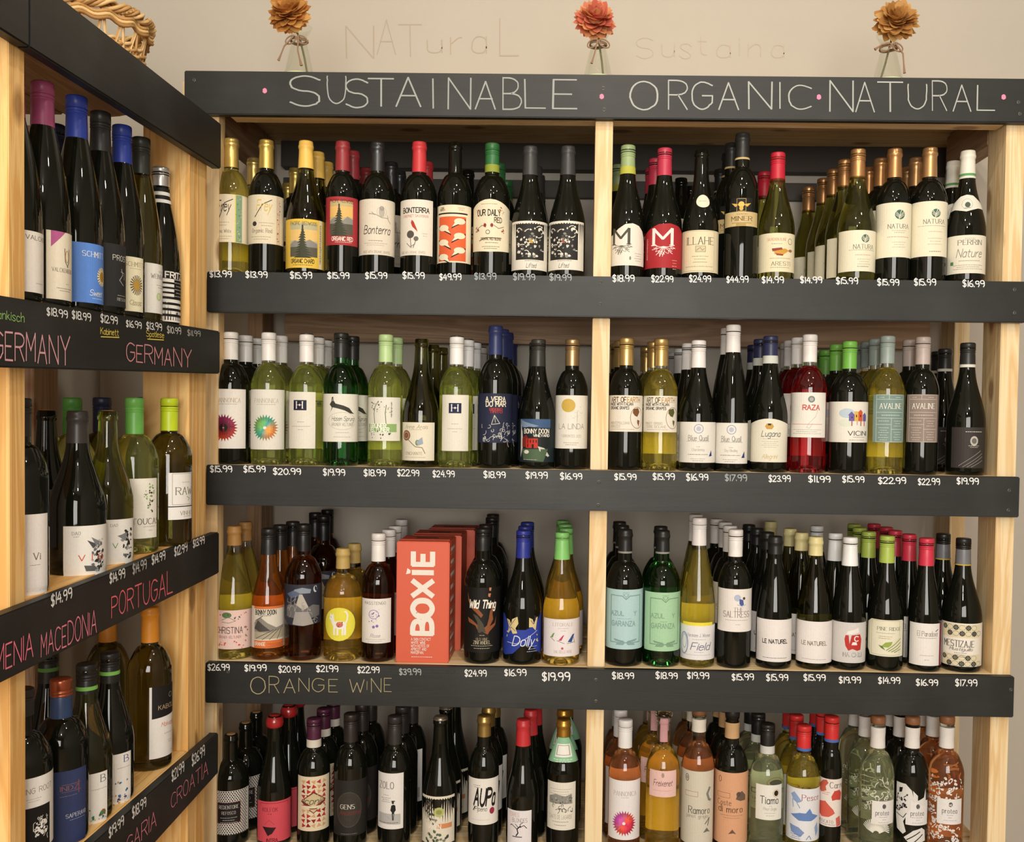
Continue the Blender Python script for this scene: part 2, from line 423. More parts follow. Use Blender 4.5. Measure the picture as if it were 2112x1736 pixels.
def outline(sh, x0, x1, h):
    w2 = (x1 - x0); X = lambda u: x0 + u * w2
    if sh in ('A', 'A2'):
        k = .16 if sh == 'A' else .12; top = [(X(u / 12), h * k * (1 - sin(pi * min(1, max(0, (u / 12 - .1) / .8))) ** 1.3)) for u in range(13)]
        return top + [(X(1), h * .93), (X(.93), h * .94), (X(.88), h * .97), (X(.5), h), (X(.12), h * .97), (X(.07), h * .94), (X(0), h * .93)] if sh == 'A' else top + [(X(1), h), (X(0), h)]
    if sh == 'H': return [(X(0), h * .30), (X(.12), h * .26), (X(.28), h * .13), (X(.45), h * .02), (X(.62), 0), (X(.78), h * .05), (X(.9), h * .16), (X(.97), h * .3), (X(1), h * .45), (X(1), h), (X(0), h)]
    if sh == 'O': return [(X(.5) + w2 / 2 * cos(2 * pi * k / 24), h / 2 - h / 2 * sin(2 * pi * k / 24)) for k in range(24)][::-1]
    if sh == 'P': return [(X(0), h * .72), (X(.14), h * .5), (X(.26), h * .3), (X(.36), h * .08), (X(.5), 0), (X(.64), h * .06), (X(.74), h * .28), (X(.86), h * .5), (X(1), h * .7), (X(.95), h * .84), (X(.7), h * .82), (X(.5), h), (X(.3), h * .84), (X(.05), h * .92)]
    if sh == 'F': return [(X(0), h * -.02), (X(.18), h * .02), (X(.3), h * .3), (X(.42), h * .36), (X(.55), h * .36), (X(.7), h * .26), (X(.84), 0), (X(1), 0), (X(1), h * .6), (X(.94), h * .98), (X(.8), h * .95), (X(.64), h * .74), (X(.5), h * .72), (X(.36), h * .94), (X(.2), h), (X(.1), h * .95), (X(0), h * .6)]
    if sh == 'N': return [(X(.14), 0), (X(.94), 0), (X(1), h * .04), (X(1), h), (X(.1), h), (X(.06), h * .9), (X(0), h * .84), (X(0), h * .1)]
    if sh == 'W': return [(X(0), 0), (X(1), 0), (X(1), h * .8), (X(.88), h * .84), (X(.8), h * .96), (X(.6), h * .98), (X(.45), h), (X(.3), h * .98), (X(.12), h * .84), (X(0), h * .8)]
    if sh == 'T': return [(X(.3), 0), (X(.7), 0), (X(1), h), (X(.86), h * .9), (X(.5), h * .84), (X(.14), h * .9), (X(0), h)]
    return rect(x0, 0, x1, h)
def clipx(q, a, b):
    for s_, lim in ((1, a), (-1, -b)):
        o = []; n = len(q)
        for i in range(n):
            p, r = q[i], q[(i + 1) % n]; dp, dr = s_ * p[0] - lim, s_ * r[0] - lim
            if dp >= 0: o.append(p)
            if (dp >= 0) != (dr >= 0): t = dp / (dp - dr); o.append((p[0] + (r[0] - p[0]) * t, p[1] + (r[1] - p[1]) * t))
        q = o
        if len(q) < 3: return None
    return q
def build_art(name, art, fn, step, parent, stepy=None, lim=None, mfn=paper):
    """fn maps (x, y, layer) to 3D; wide shapes are cut into strips so they follow the curve"""
    V, F, MI, cols = [], [], [], []; kq = 0
    for q, col, lay in art.P:
        if lim: q = clipx(q, *lim)
        if not q: continue
        pieces = [q]
        for ax, st in ((0, step), (1, stepy)):
            if not st: continue
            nx = []
            for p in pieces:
                if ax: p = [(y, x) for x, y in p]
                a, b = min(v[0] for v in p), max(v[0] for v in p)
                if b - a > st: R = [clipx(p, a_ * st, (a_ + 1) * st) for a_ in range(math.floor(a / st), math.ceil(b / st))]
                else: R = [p]
                for r in R:
                    if r: nx.append([(y, x) for x, y in r] if ax else r)
            pieces = nx
        kq += 1; lay += (kq % 29) * .03
        if col not in cols: cols.append(col)
        for p in pieces:
            i0 = len(V); V += [fn(x, y, lay) for x, y in p]; F.append(tuple(range(i0, i0 + len(p)))); MI.append(cols.index(col))
    if not F: return None
    return mk(name, V, F, [mfn(c) for c in cols], parent, MI)
# ---------------------------------------------------------------- bottles of the right-hand shelf, measured in millimetres on the fascia plane
# @ row centre top radius shape glass cap(style:colour:bottom[:ring colour]) | bottles behind | description
# = label left,right,top,bottom,paper[,shape] ; print; on the tall yellow bottle a painted strip imitates lit wine
RIGHT = '''
@1 477 288 35 B Y f:d8bd72:344|524,328|pale yellow wine bottle, gold cap, floral strip on cream label
=442,511,400,499,ddd0b6;t,Frey,-13,24,22,2a2620,i,28;l,1.6,2a2620,-22,50,-10,18,6,10;m,-16,58,30,2,a39678,6;t,Organic White,-15,76,7,6a5c48,s,36;m,-15,87,38,2,a39678,5;r,10,0,12,99,d6ce50;r,12,1,25,98,7d9a7c;Z,3,12,4,25,94,26,4,b7a2c0,c9c04a,5b8058,b7a2c0
@1 549 291 35 B K f:d6ba66:346|610,348 595,379|black wine bottle, gold cap, red floral strip on cream label
=514,583,401,502,ddd2b8;t,Frey,-2,22,22,d2b24e,i,30;l,1.6,3a3428,-20,46,-4,20,14,10;c,-21,60,5,5,3a352c;m,4,58,30,2,a39678,6;t,Organic Red,-6,74,8,6a5c48,s,42;m,-8,87,42,2,a39678,5;r,24,0,34,101,cdb79c;Z,5,24,3,34,98,22,4,8a3034,a8453f,e0d0b8
@1 630.5 293 39 U O f:e9bd5c:346|655,322 674,341|bottle with yellow label showing a conifer, yellow wax-like cap
=591,670,451,552,e6c04e;r,-33,8,25,78,b9b28e;r,-33,22,25,45,e4bf78;p,8d8a84,-33,52,-22,44,-8,50,8,42,25,50,25,60,-33,60;r,-33,58,25,78,5d5a4c;T,-6,78,66,3c3f2c;t,PACIFIC REDWOOD,-5,9,7,4d4326,n,56;t,ORGANIC CHARD,-6,87,8,3c3420,b,48;m,-6,95,40,1,5b4c24,3;r,29,0,38,101,e6d6ae;M,33,10,90,5,6b6250
@1 706 294 33.5 B K f:8f2f34:351|728,322 756,354|bottle with red-bordered label showing a conifer
=674,737,405,505,a9353c;r,-25,9,24,79,c3ae7c;r,-25,20,24,42,e2b56c;p,8d8a84,-25,50,-14,42,2,50,12,40,24,46,24,58,-25,58;r,-25,56,24,79,59554a;T,-5,79,64,3a3d2b;t,PACIFIC REDWOOD,0,9,7,3a2622,n,50;t,ORGANIC RED,2,87,8,eadfd0,b,44;m,4,94,34,1,e0c8bc,3
@1 778 296 36 B K f:4a4b4d:352|807,339 824,360|dark bottle, grey cap, cream label with owl on a twig
=742,815,410,525,ddd3c2;o,8,26,10,10,.8,b9b0a2;c,8,26,6,11,b4ada2;c,8,19,5,5,9d968c;l,1.2,8a8278,-18,30,-4,32,8,38,20,38,28,48;l,1,8a8278,-12,27,-6,33;l,1,8a8278,20,32,22,38;t,Bonterra,-2,63,17,4a4038,i,56;m,-4,86,30,1,8a8074,3;m,-4,91,50,2,b5aa9c,4;t,MADE WITH ORGANIC GRAPES,-2,109,5,9d9386,n,58
@1 864 295 37 B K f:c3373c:354|880,340|dark bottle, red cap, white label with a red bird on thistles
=826,892,411,526,e4dccf;t,BONTERRA,6,22,10,2c2723,b,58;t,CABERNET SAUVIGNON,5,34,5,b3544b,n,56;p,b23a2c,-1,42,3,46,9,60,11,67,6,62,0,56,-3,48;c,-4,72,8,8,55504a;c,8,81,5,5,6a655e;l,1.2,55504a,-4,78,-2,100;l,1.2,55504a,8,84,2,100;l,1.2,6a655e,-12,90,-4,98,6,92;m,26,70,12,2,b5aa9c,5;t,MADE WITH ORGANIC GRAPES,0,109,5,a79d90,n,54
@1 938 295 35 B K n:352:0|966,344|black uncapped bottle, orange label of repeated wave shapes
=902,971,422,541,e9dcc0;t,LONG,-22,6,4,5a4a3a,b,10;t,MARCH,-21,10,4,5a4a3a,b,13;m,20,6,16,2,d87850,4;r,-35,16,35,19,1b1815;r,-31,24,31,116,dc6238;W,-31,26,31,116,3
@1 1014 298 37 B K s:2f6a3a:354:8f9a3a|1029,344 1045,381|black bottle, green cap, cream label with arched top and toasting glasses
=977,1050,410,519,e5dabf,A;m,-2,10,34,1,8a7a60,3;t,OUR DAILY,-3,28,12,3a3026,b,50;t,RED,17,43,10,5a4a36,b,16;Z,9,-32,20,-24,34,8,4,a86a3a,8a4a2a;Z,10,18,14,30,32,8,4,b0803a,8a4a2a;Z,12,-34,56,-22,70,9,5,7d4a30,8f2f34;Z,13,22,54,33,72,9,5,a87030,8f2f34;l,1,6b5a44,-30,62,-16,54,-8,58;l,1,6b5a44,30,56,18,60,8,54;c,-10,54,3,4,8f2f34;c,4,54,3,4,8f2f34;o,-4,68,4,4,1,5a5044;t,ORGANIC RED BLEND,2,82,5,6b5a44,b,42;l,1.4,5a4630,-22,86,-8,80,24,80;m,4,90,26,1,8a7a60,3;m,2,98,36,2,8a7a60,4
@1 1092.5 304 37 U K f:3a3a3a:360|1105,349 1111,369|burgundy bottle, black and white woodcut label, gold mark
=1057,1129,455,556,e2dccf;r,-32,6,32,80,2c2a28;Z,21,-31,8,31,78,46,8,d9d4c8,8c8882,5e5a56,e2dccf;S,22,-30,10,30,76,14,10,e2dccf;p,c49a44,-5,46,1,36,6,46;m,4,82,30,1,9a9488,3;t,Lifted,2,92,9,5a554c,i,20
@1 1170 304 37.5 U K f:3a3a3a:360||burgundy bottle, black and white woodcut label, brown mark, beside the middle post
=1132,1204,455,556,e2dccf;r,-32,6,32,80,2c2a28;Z,21,-31,8,31,78,46,8,d9d4c8,8c8882,5e5a56,e2dccf;S,22,-30,10,30,76,14,10,e2dccf;p,8f5a50,-5,46,1,36,6,46;m,4,82,30,1,9a9488,3;t,Lifted,2,92,9,5a554c,i,20
@1 1293.5 302 36 U K s:94a878:358:b7b64a|1276,339|burgundy bottle, sage green cap, white arched label with letter M
=1260,1328,460,547,e4ded2,H;t,M,-12,27,32,4d4a3c,s,36;R,-12,46,16,6a6656;m,24,62,18,4,9c968c,5;c,6,72,2,4,8a867c
@1 1369 308 37.5 U K s:b8344c:361|1353,330 1345,350|burgundy bottle, pink-red cap, red arched label with letter M
=1330,1406,460,552,a92a31,H;t,M,4,28,34,ece2dc,s,42;R,4,48,18,ece2dc;m,28,76,12,4,dfa8a0,6;M,-34,30,74,4,e0b0a8
@1 1445 310 37 U K n:358:0|1405,372 1425,354|uncapped burgundy bottle, cream label, round shoulder seal
=1436,1462,398,426,e6dac2,O;m,0,14,16,1,b08a6a,3
=1408,1481,474,561,e2d5b5;o,0,43,35,41,.9,b3a486,R;t,ILLAHE,4,22,15,5e564a,s,58;r,-6,33,15,45,cfc29f;o,4.5,39,10,6,.8,7a705e,R;l,.9,7a705e,-4,42,4,36,8,42,12,38;m,4,54,34,2,a39478,6;l,.8,8a7e66,-10,66,18,66;m,2,75,60,1,a39478,4
@1 1529 277 34 B K f:262626:328:c8ae7a|1510,300 1503,322 1482,343|tall glossy black bottle, black cap, small gold winged label
=1508,1550,408,436,1a1a1a;r,-8,1,9,28,1a1a1a;o,0,14,9,13,1,b9985a,R;p,d3ad52,-20,10,-4,13,-12,18;p,d3ad52,20,10,4,13,12,18;c,0,13,6,6,dcbb62;c,0,21,4,5,d3ad52
=1497,1561,436,466,cbb382;t,MINER,2,14,9,5a4424,s,44;m,2,5,22,1,7d6a40,3;m,2,23,42,1,7d6a40,3;r,-10,24,10,30,b09458
@1 1602 317 36.5 U M s:bb2338:372|1577,349|olive green bottle, red screw cap, cream label with small truck sketch
=1567,1639,480,560,e4dabb;t,SAUVIGNON BLANC,-4,13,6,b0604c,s,40;m,-4,22,22,1,9c8e74,3;o,25,17,5,6,1,6a6252;p,c8963c,-10,34,14,32,22,36,10,44,-8,44;p,8f3a30,-14,32,6,30,8,34,-12,38;p,8f3a30,-6,42,10,44,8,47,-4,46;c,26,36,5,3,a06a4a;m,4,52,44,1,a89a7e,3;t,ARESTI,6,63,8,7c7260,s,40;m,4,71,40,1,a89a7e,3
@1 1767 310 38 U M s:c59464:366|1743,333 1720,355 1699,373 1668,392|green burgundy bottle, copper screw cap, cream label, leaf disc
=1733,1807,474,559,e6dfc8;L,10,17,8.5,47685e;t,NATURA,8,34,9,5e5c50,s,44;m,5,41,56,1,a8a48e,3;m,6,51,32,1,c28a78,3;m,8,60,28,3,b8b29c,5;m,6,75,24,1,6a6454,3
@1 1842.5 309 34.5 B K f:b98a5c:365|1815,331 1793,350|dark bottle, low-set leaf disc on cream label, copper foil cap
=1809,1877,417,530,e6dfc8;L,10,25,10,47685e;t,NATURA,9,49,9,5e5c50,s,44;m,10,58,30,2,a8a48e,4;m,9,71,46,1,c28a78,4;m,10,82,28,3,b8b29c,5
@1 1915 307 36 B K f:c2986a:364|1890,330 1872,349|dark bottle, high-set leaf disc on cream label, copper foil cap
=1881,1951,414,528,e6dfc8;L,10,25,9,47685e;t,NATURA,8,42,9,5e5c50,s,44;m,4,51,58,1,a8a48e,3;m,10,63,28,1,c8a090,3;m,10,77,30,3,b8b29c,6;m,10,104,24,1,6a6454,3
@1 1993 313 38 U K f:dcd8cc:367:5c9a5e|1967,339|black burgundy bottle, white cap with green ring, white shoulder label
=1966,2024,397,434,dfdace,P;o,1,20,10,11,.8,a8a89a;c,2,22,5,6,4e5a50;l,1,4e5a50,-4,30,6,28
=1956,2031,484,563,e2dccb;m,5,7,20,1,9c968a,3;t,PERRIN,6,15,10,5a564e,s,48;t,Nature,4,37,17,8a867a,i,50;m,5,53,42,1,7a7668,3;r,-34,54,-27,61,4f8a4c;m,3,62,62,3,a29c8c,4
@2 476 686 37 B K s:e4e0dc:741|507,695 532,702|black bottle, white cap, dark red and purple starburst label
=439,505,802,925,e2dcd4;t,PANNONICA,6,23,9,b09c80,s,50;m,4,31,40,1,a89c8c,3;B,-3,80,29,8c2c5a,b8402c,1c1014
@2 554 687 35 B V s:e4e0dc:743|579,696|pale wine bottle, white cap, green and orange starburst label
=519,585,803,927,e0dcd2;t,PANNONICA,2,23,9,b4aa94,s,52;m,2,31,40,1,b0a898,3;B,0,79,28,7fb86a,4fa8a0,e8a050
@2 632 691 35 B V s:e4e0dc:746::1c1c2a|655,698 672,704 686,711|pale bottle, white cap with dark disc, plain label with navy square
=598,650,808,925,e4dfd2;r,-14,17,14,38,1f2238;t,H,0,27,14,e8e4da,s,14;c,0,27,1.6,2.4,e8e4da;m,2,62,14,1,a8a296,3;m,2,71,40,1,a8a296,4;m,2,78,10,1,a8a296,3
@2 703 688 36 B G s:232323:737|727,696|green glass bottle, black cap, white label with leaping hare
=668,739,812,911,e4e0d4;p,3c3a34,-22,7,-19,6,-18,14,-14,20,2,24,14,29,22,38,27,41,16,40,4,34,-10,30,-20,28,-25,38,-22,28,-27,22,-23,16;o,0,56,30,18,.8,c0b8a4;t,Hasen Sprung,2,51,9,4a463c,i,48;t,GRUNER VELTLINER,1,63,6,7c786c,n,46;m,0,80,28,1,b0aa9c,3;m,0,89,36,1,b0aa9c,3
@2 795 691 35 B V s:b4d094:746|817,699|pale green bottle, light green cap, label with botanical stems
=760,825,819,909,e2dfd2;r,-33,55,33,72,8fb070;l,1.4,5e6a48,-14,56,-16,34,-14,20,-6,8;l,1.4,5e6a48,10,56,8,32,10,16;Z,31,-26,6,0,30,18,4,4c5440,7a8460,6a7450;Z,33,2,18,18,34,8,3,8a9270,7a8460;t,GRUNER,-8,59,8,eef0e0,B,36;t,VELTLINER,-6,67,8,eef0e0,B,44;Z,32,-30,70,30,88,14,6,3a4a34,5c7048,e2dfd2;M,21,10,40,3,4a5440
@2 868.5 699 37.5 U O n:762:0|893,711 911,718|dark uncapped burgundy bottle, cream label with rose and butterfly
=831,896,871,950,e4dcc8;t,Anne Arais,2,9,8,a39478,i,50;m,2,15,26,1,b8aa8c,3;c,-20,27,11,11,8c6048;o,-20,27,7,7,1.2,c8a488;o,-20,27,4,4,1,5e3c2c;c,6,42,4,6,7c8a5c;p,9aa8b8,4,40,16,30,18,44,8,48;l,1.3,7a6448,-14,36,2,50,16,52,22,64;t,ENCHANTE,-1,64,6,8a7a60,s,36;m,0,72,46,1,b8aa8c,3
@2 941 696 34.5 B V s:e6e4e2:751::1c1c1c|964,703 979,709 992,720|yellow bottle, white cap with black disc, plain label with navy square
=913,966,814,930,e4dfd2;r,-13,17,13,38,1f2448;t,H,0,27,14,e8e4da,s,14;c,0,27,1.6,2.4,e8e4da;m,0,60,14,1,b0aa9c,3;m,0,70,30,1,b0aa9c,4;m,0,76,10,1,b0aa9c,3
@2 1021 673 35.5 B K f:2c3563:731|1036,681 1045,688 1055,704|tall dark bottle, blue cap, navy label with sailing boat on waves
=987,1057,811,913,262a42;t,A VEIRA,-4,12,10,e6dcc4,b,42;t,DO MAR,-3,22,10,e6dcc4,b,42;t,RIBEIRO,-3,33,5,b03838,b,26;t,TINTO,-3,38,5,b03838,b,26;l,1,d4d2c8,-12,64,-6,45,5,62,-12,64;l,.8,d4d2c8,-6,45,-4,60;S,41,-34,66,34,100,34,13,b8b8b8
@2 1109 701 36.5 U K s:34342f:755|1092,710|dark burgundy bottle, black screw cap, painted label of red house under night sky
=1072,1143,864,953,1f2a2e;r,-36,0,36,18,3f5a80;p,7f93ac,-36,0,-36,14,-10,20,10,14,-20,6;p,1c2224,-36,20,-10,16,14,18,36,20,36,60,-36,60;p,c9c6bc,8,56,22,60,34,76,30,78,12,66;p,4c6248,-30,62,30,62,20,88,-24,84;p,e6e2dc,-34,10,-28,26,-26,56,-34,80;p,7a2824,-28,40,-17,32,-12,40,-12,58,-28,58;r,-17,40,8,60,bd3426;r,-14,43,-12,49,3c0e0a;r,-8,43,-6,49,3c0e0a;r,-2,43,0,49,3c0e0a;r,4,43,6,49,3c0e0a;r,-14,52,-12,58,3c0e0a;r,-4,52,0,60,201010;t,BONNY DOON,5,25,9,e4dfd2,b,54;t,VINEYARD,16,34,5,e4dfd2,b,34;c,-16,68,6,4,d8d4c8;m,-8,84,30,1,b0ac9c,3
@2 1179 701 34.5 B K s:b5986e:754|| dark bottle, tan screw cap, white label with gold sun and tree
=1146,1212,815,925,e4dfd4;c,-7,21,15,14,c9a84e;Z,51,-2,22,24,48,26,2.4,c8c2b4,b8b2a4;l,1.2,b8b2a4,12,34,12,56;t,LA LINDA,0,64,11,6a5f54,h,56;t,TORRONTES 2022,0,84,5,a89c88,n,42;m,0,98,32,2,a89c88,4
@2 1290.5 698 34.5 B K s:d0b072:753|1281,705 1273,711|black bottle, gold screw cap, white label with brown globe outline
=1256,1325,815,890,e4ddd0;t,ART OF,-16,9,10,6b4e30,b,34;t,EARTH,18,9,10,b8935a,b,30;t,MADE WITH ITALIAN,-10,18,5.5,2a2420,b,50;t,ORGANIC GRAPES,-14,26,5.5,2a2420,b,42;o,26,46,16,22,1,8a6450;p,7a4f30,16,28,28,26,32,34,26,44,20,42,15,36;p,7a4f30,26,50,33,52,30,64,26,56;t,MONTEPULCIANO,-12,57,5,a89a84,n,42;t,ABRUZZO,-22,64,5,a89a84,n,22;m,-6,70,50,1,b8ac98,3
@2 1362 700 35 B Y s:cfae70:754|1345,707 1334,718|yellow wine bottle, gold screw cap, white label with green globe outline
=1328,1396,816,891,e4ddd0;t,ART OF,-16,9,10,6b5e30,b,32;t,EARTH,18,9,10,b8935a,b,30;t,MADE WITH ITALIAN,-8,18,5.5,2a2420,b,52;t,ORGANIC GRAPES,-11,26,5.5,2a2420,b,46;o,28,46,16,22,1,8a7450;p,5a5a30,18,28,30,26,33,34,28,44,22,42,17,36;p,5a5a30,28,50,34,52,32,64,28,56;t,PINOT GRIGIO,-14,57,5,a89a84,n,38;t,TERRE SICILIANE,-10,64,5,a89a84,n,44;m,-6,70,46,1,b8ac98,3
@2 1439 703 37 U K s:e2dedc:758|1421,712 1404,718 1391,729|burgundy bottle, white cap, white label with blue seal, right of the yellow bottle
=1403,1475,870,954,e4e0d8;o,3,14,9,9,1.6,9ca0bc;c,3,14,5,5,b8bccc;t,Blue Quail,3,33,11,6a665e,s,42;m,2,40,48,1,a8a49a,3;m,3,51,8,1,a8a49a,3;t,Chardonnay,3,57,5.5,9a968a,s,26;m,2,67,42,1,7a766a,3;m,2,76,30,2,a8a49a,4;p,2c3a7c,32,58,34,70,26,71
@2 1510 671 36 F K s:e6e2e0:726|1501,680|tallest bottle with white cap, white label with blue seal
=1475,1545,872,956,e4e0d8;o,0,14,9,9,1.6,9ca0bc;c,0,14,5,5,b8bccc;t,Blue Quail,0,33,11,6a665e,s,42;m,0,40,48,1,a8a49a,3;m,0,51,8,1,a8a49a,3;t,Dry Riesling,0,57,5.5,9a968a,s,26;m,-2,67,42,1,7a766a,3;m,-2,76,30,2,a8a49a,4;p,2c3a7c,30,58,31,72,22,72
@2 1587 694 37 U K s:2a2f52:733:c9ccc4|1569,703 1555,710|burgundy bottle, navy cap over white paper ring, arched white label with gold crest
=1551,1623,863,953,e2ddcc,A2;p,c49a4a,-8,16,-4,10,6,10,10,16,6,22,-4,22;r,-2,10,4,14,2c2c2c;t,Lugana,4,31,12,3c4250,i,38;m,3,42,30,1,b0aa98,3;m,3,47,34,4,b8b2a0,4;t,Allegrini,2,78,9,c8b070,i,30
@2 1668 691 35.5 B P s:e4e0de:746|1647,698 1631,705 1614,710|rose red bottle, white cap, white label with red lettering
=1633,1701,809,902,e6e2da;c,9,14,7,7,7c8080;c,9,14,4,4,a8acac;t,RAZA,9,31,10,c4504a,b,34;l,.8,b8b0a8,24,30,18,50,6,62,0,72,6,74,12,64;r,-34,65,34,66,d08a84;m,0,77,62,3,b0aaa0,4
@2 1750 705 38.5 B K s:6fae48:760|1726,713 1703,720 1688,725|dark green bottle, bright green cap, white label with birdhouses
=1712,1789,828,912,e4e0d6;c,-6,24,16,10,b8c8d4;c,-8,44,16,8,d6dccc;p,6a5c9c,-4,28,3,20,10,28;r,-2,28,9,40,6a5c9c;r,9,20,17,40,d8b050;r,17,21,27,40,c85838;p,c85838,16,22,22,16,28,22;p,6a5c9c,27,28,33,22,38,28;r,28,28,38,40,6a5c9c;r,3,31,5,34,221c30;r,12,27,14,32,3a2a10;r,21,27,23,31,2c1010;r,3,40,5,50,b04848;r,14,40,15,48,b04848;r,22,40,24,50,b04848;r,31,40,33,50,b04848;t,VICINI,18,65,9,4a4640,n,42;m,20,73,26,1,a8a49a,3;m,16,79,34,1,a8a49a,3
@2 1827.5 694 35.5 B Y s:8f9c98:749|1807,702 1790,707 1770,714|yellow wine bottle, grey-green cap, teal label of boxed print
=1803,1862,813,912,7a908a;G,29,99,c4d0c8;t,AVALINE,1,24,11,ecece0,s,46;m,1,43,38,1,d8e0d8,3
@2 1900.5 696 33.5 B K s:b2a49f:751|1873,704|dark bottle, mauve-grey cap, taupe label of boxed print
=1873,1932,813,912,8f8078;G,29,99,c8beb4;t,AVALINE,1,24,11,ecece0,s,46;m,1,43,38,1,e0d8d0,3
@2 1993 708 38 U K s:262626:757:d8d4cc|1950,719 1935,726|black burgundy bottle, white neck ring, dark label with owl emblem
=1967,2028,881,965,37322f;m,9,9,34,1,d8d4cc,3;c,9,28,8,10,b8b4ac;c,9,28,5,6,6a6662;m,9,38,22,2,b8b4ac,3;l,1,8a8680,-20,80,24,48;l,1,8a8680,-12,82,28,54;l,1,8a8680,-4,82,29,60;l,1,8a8680,4,82,29,68
@3 483 1085 39 F Y c:a87c44:1125|506,1078|pale burgundy bottle, cork-brown cap, pink label with leaves
=444,519,1259,1339,e6c6be;c,-8,10,10,6,5c7c50;Z,61,-36,2,36,22,14,4,5c7c50,d06a70,3c4a38,c8505c;l,1,7a8468,-18,20,-4,14,10,22,-4,26,-18,24;t,CHRISTINA,-4,41,13,2c2028,n,56;t,GRUNER VELTLINER,-2,55,5,8a5c5c,n,46;Z,62,-36,62,-8,80,9,6,3a4a6a,d4684a,6a8458;Z,63,6,60,36,80,9,6,d4684a,c8505c,e6c6be;Z,64,24,30,37,64,8,5,c8505c,6a8458
@3 553.5 1090 34 U A s:1f1f1f:1144|578,1081 604,1073|orange wine bottle, black cap, label with rolling farm landscape
=521,587,1251,1337,d8d0c2;r,-34,0,34,5,d8743c;r,-34,70,34,86,d8743c;t,BONNY DOON,-8,12,9,2c2824,b,44;m,-10,19,26,1,6a645c,3;p,8c867c,-33,34,-18,22,-4,34,14,44,33,40,33,52,-33,56;p,4c4844,-33,46,-24,28,-10,40,2,50,-20,52;p,b0a48c,-33,52,0,54,33,46,33,66,-33,68;l,1.2,4c4844,-28,66,8,48;l,1.2,4c4844,-14,68,14,48;l,1.2,4c4844,0,68,20,48;l,1.2,4c4844,16,68,26,48;l,1.2,3a3632,-30,30,-14,20;t,ORANGE,-20,77,7,ead8c4,b,24;m,14,77,34,3,a8502c,3
@3 625.5 1081 38.5 B D s:181818:1137|632,1064 654,1072 672,1064 691,1056|dark amber bottle, black cap, night landscape label with light beam
=588,663,1206,1291,32323e,W;p,8c94a0,-18,10,-2,6,16,10,14,18,-6,18,-22,18;p,5c6880,-38,20,-20,12,0,20,-24,28;c,26,10,5,7,c8ccd4;c,29,8,5,7,32323e;p,b8b0a4,-8,20,-2,20,14,54,-18,54;p,6c6a6a,-38,44,-16,40,0,52,20,42,38,46,38,66,0,72,-38,66;S,71,-36,28,36,74,26,14,9a9690;p,a09a96,-16,56,10,56,22,82,0,85,-22,82
@3 707 1131 38.5 B Q c:b49858:1173|731,1119|squat amber bottle, gold wax top, round yellow label with cat
=673,732,1253,1322,e2d84c,O;c,1,36,14,8.5,ece8e0;p,ece8e0,-20,22,-12,22,-6,34,-12,40;c,-16,21,5.5,5.5,ece8e0;p,ece8e0,-20,18,-19,11,-15,17;p,ece8e0,-15,17,-12,11,-11,19;r,-12,38,-8,57,ece8e0;r,-5,40,-1,57,ece8e0;r,5,40,9,57,ece8e0;r,10,36,14,57,ece8e0;l,3,ece8e0,13,33,16,26,17,16,14,9,11,8;c,1,35,7,6,c8705c;Z,95,-5,30,8,41,6,4,6a3028,d8a04c;l,.8,a8a08c,-20,19,-23,21;c,-17,20,.8,.8,4a4640
@3 780 1100 34 B D s:e2deda:1158|802,1091 815,1083 828,1071|dark rose bottle, white cap, white label with purple splash
=748,806,1235,1327,e6e0da;t,MASSTENGO,-1,9,6,6a6266,n,46;o,-3,32,10,9,1.4,a48ac0;Z,81,-16,20,12,50,20,4,8a6cb0,b8a4cc,6a4c94;c,-3,58,3,3,8a6cb0;c,4,56,3,3,8a6cb0;t,Rose,0,76,7,a08c98,i,20;m,0,84,42,2,b8b0ac,4
@3 995 1090 37 B K s:1c1c1c:1136|1002,1082 1015,1069 1017,1059|black bottle, black cap, brown tree-branch print on the glass
=959,1031,1212,1346,151311;p,8a5030,-6,92,-14,78,-30,72,-33,62,-20,68,-8,78,0,86,10,78,14,64,16,50,24,34,28,24,26,42,22,54,24,66,16,80,28,74,32,60,30,78,16,90,10,100,2,100;p,4a4438,-8,92,-10,70,-20,54,-10,58,2,74,8,92;p,8a5030,-34,10,-30,24,-20,40,-8,44,2,56,-2,62,-12,52,-22,44,-32,28;p,c07a5c,14,0,19,0,18,7,14,6;p,c07a5c,12,12,18,12,16,20,12,18;t,Wild Thing,0,34,16,ece6da,ib,58;p,1e1c18,-14,98,0,90,14,98,18,118,-18,118;m,0,98,10,1,b0a080,3;t,OLD VINE,0,106,5,b0a080,s,24;t,ZINFANDEL,0,113,7,d0c4a8,s,36;m,0,120,46,2,b0a890,5
@3 1078 1094 39.5 U K s:28338c:1151|1083,1086 1088,1078|burgundy bottle, blue cap, blue butterfly label with gold wings
=1039,1117,1268,1354,2c3f9c,F;p,d8c68c,-36,10,-28,12,-24,20,-22,10,-10,4,-8,18,-14,28,-10,38,-20,40,-24,32,-32,40,-30,24;p,d8c68c,14,6,22,10,26,20,30,8,36,6,32,22,30,34,22,26,14,26;l,1,28338c,-32,14,-26,24,-14,8;l,1,28338c,-28,36,-24,26,-14,34;l,1.2,28338c,18,12,24,20,30,10;t,Dolly,2,54,20,d8dce8,i,46;l,1,c8cce0,-34,58,-12,60,34,34;m,22,66,24,3,b0b8e0,5;Z,91,-38,34,-32,48,4,5,d8c68c;Z,92,32,40,38,60,5,5,d8c68c
@3 1158 1098 38.5 U Q t:7fc06c:1154|1168,1090 1166,1082 1161,1074|golden burgundy bottle, light green cap, white label with deckchairs
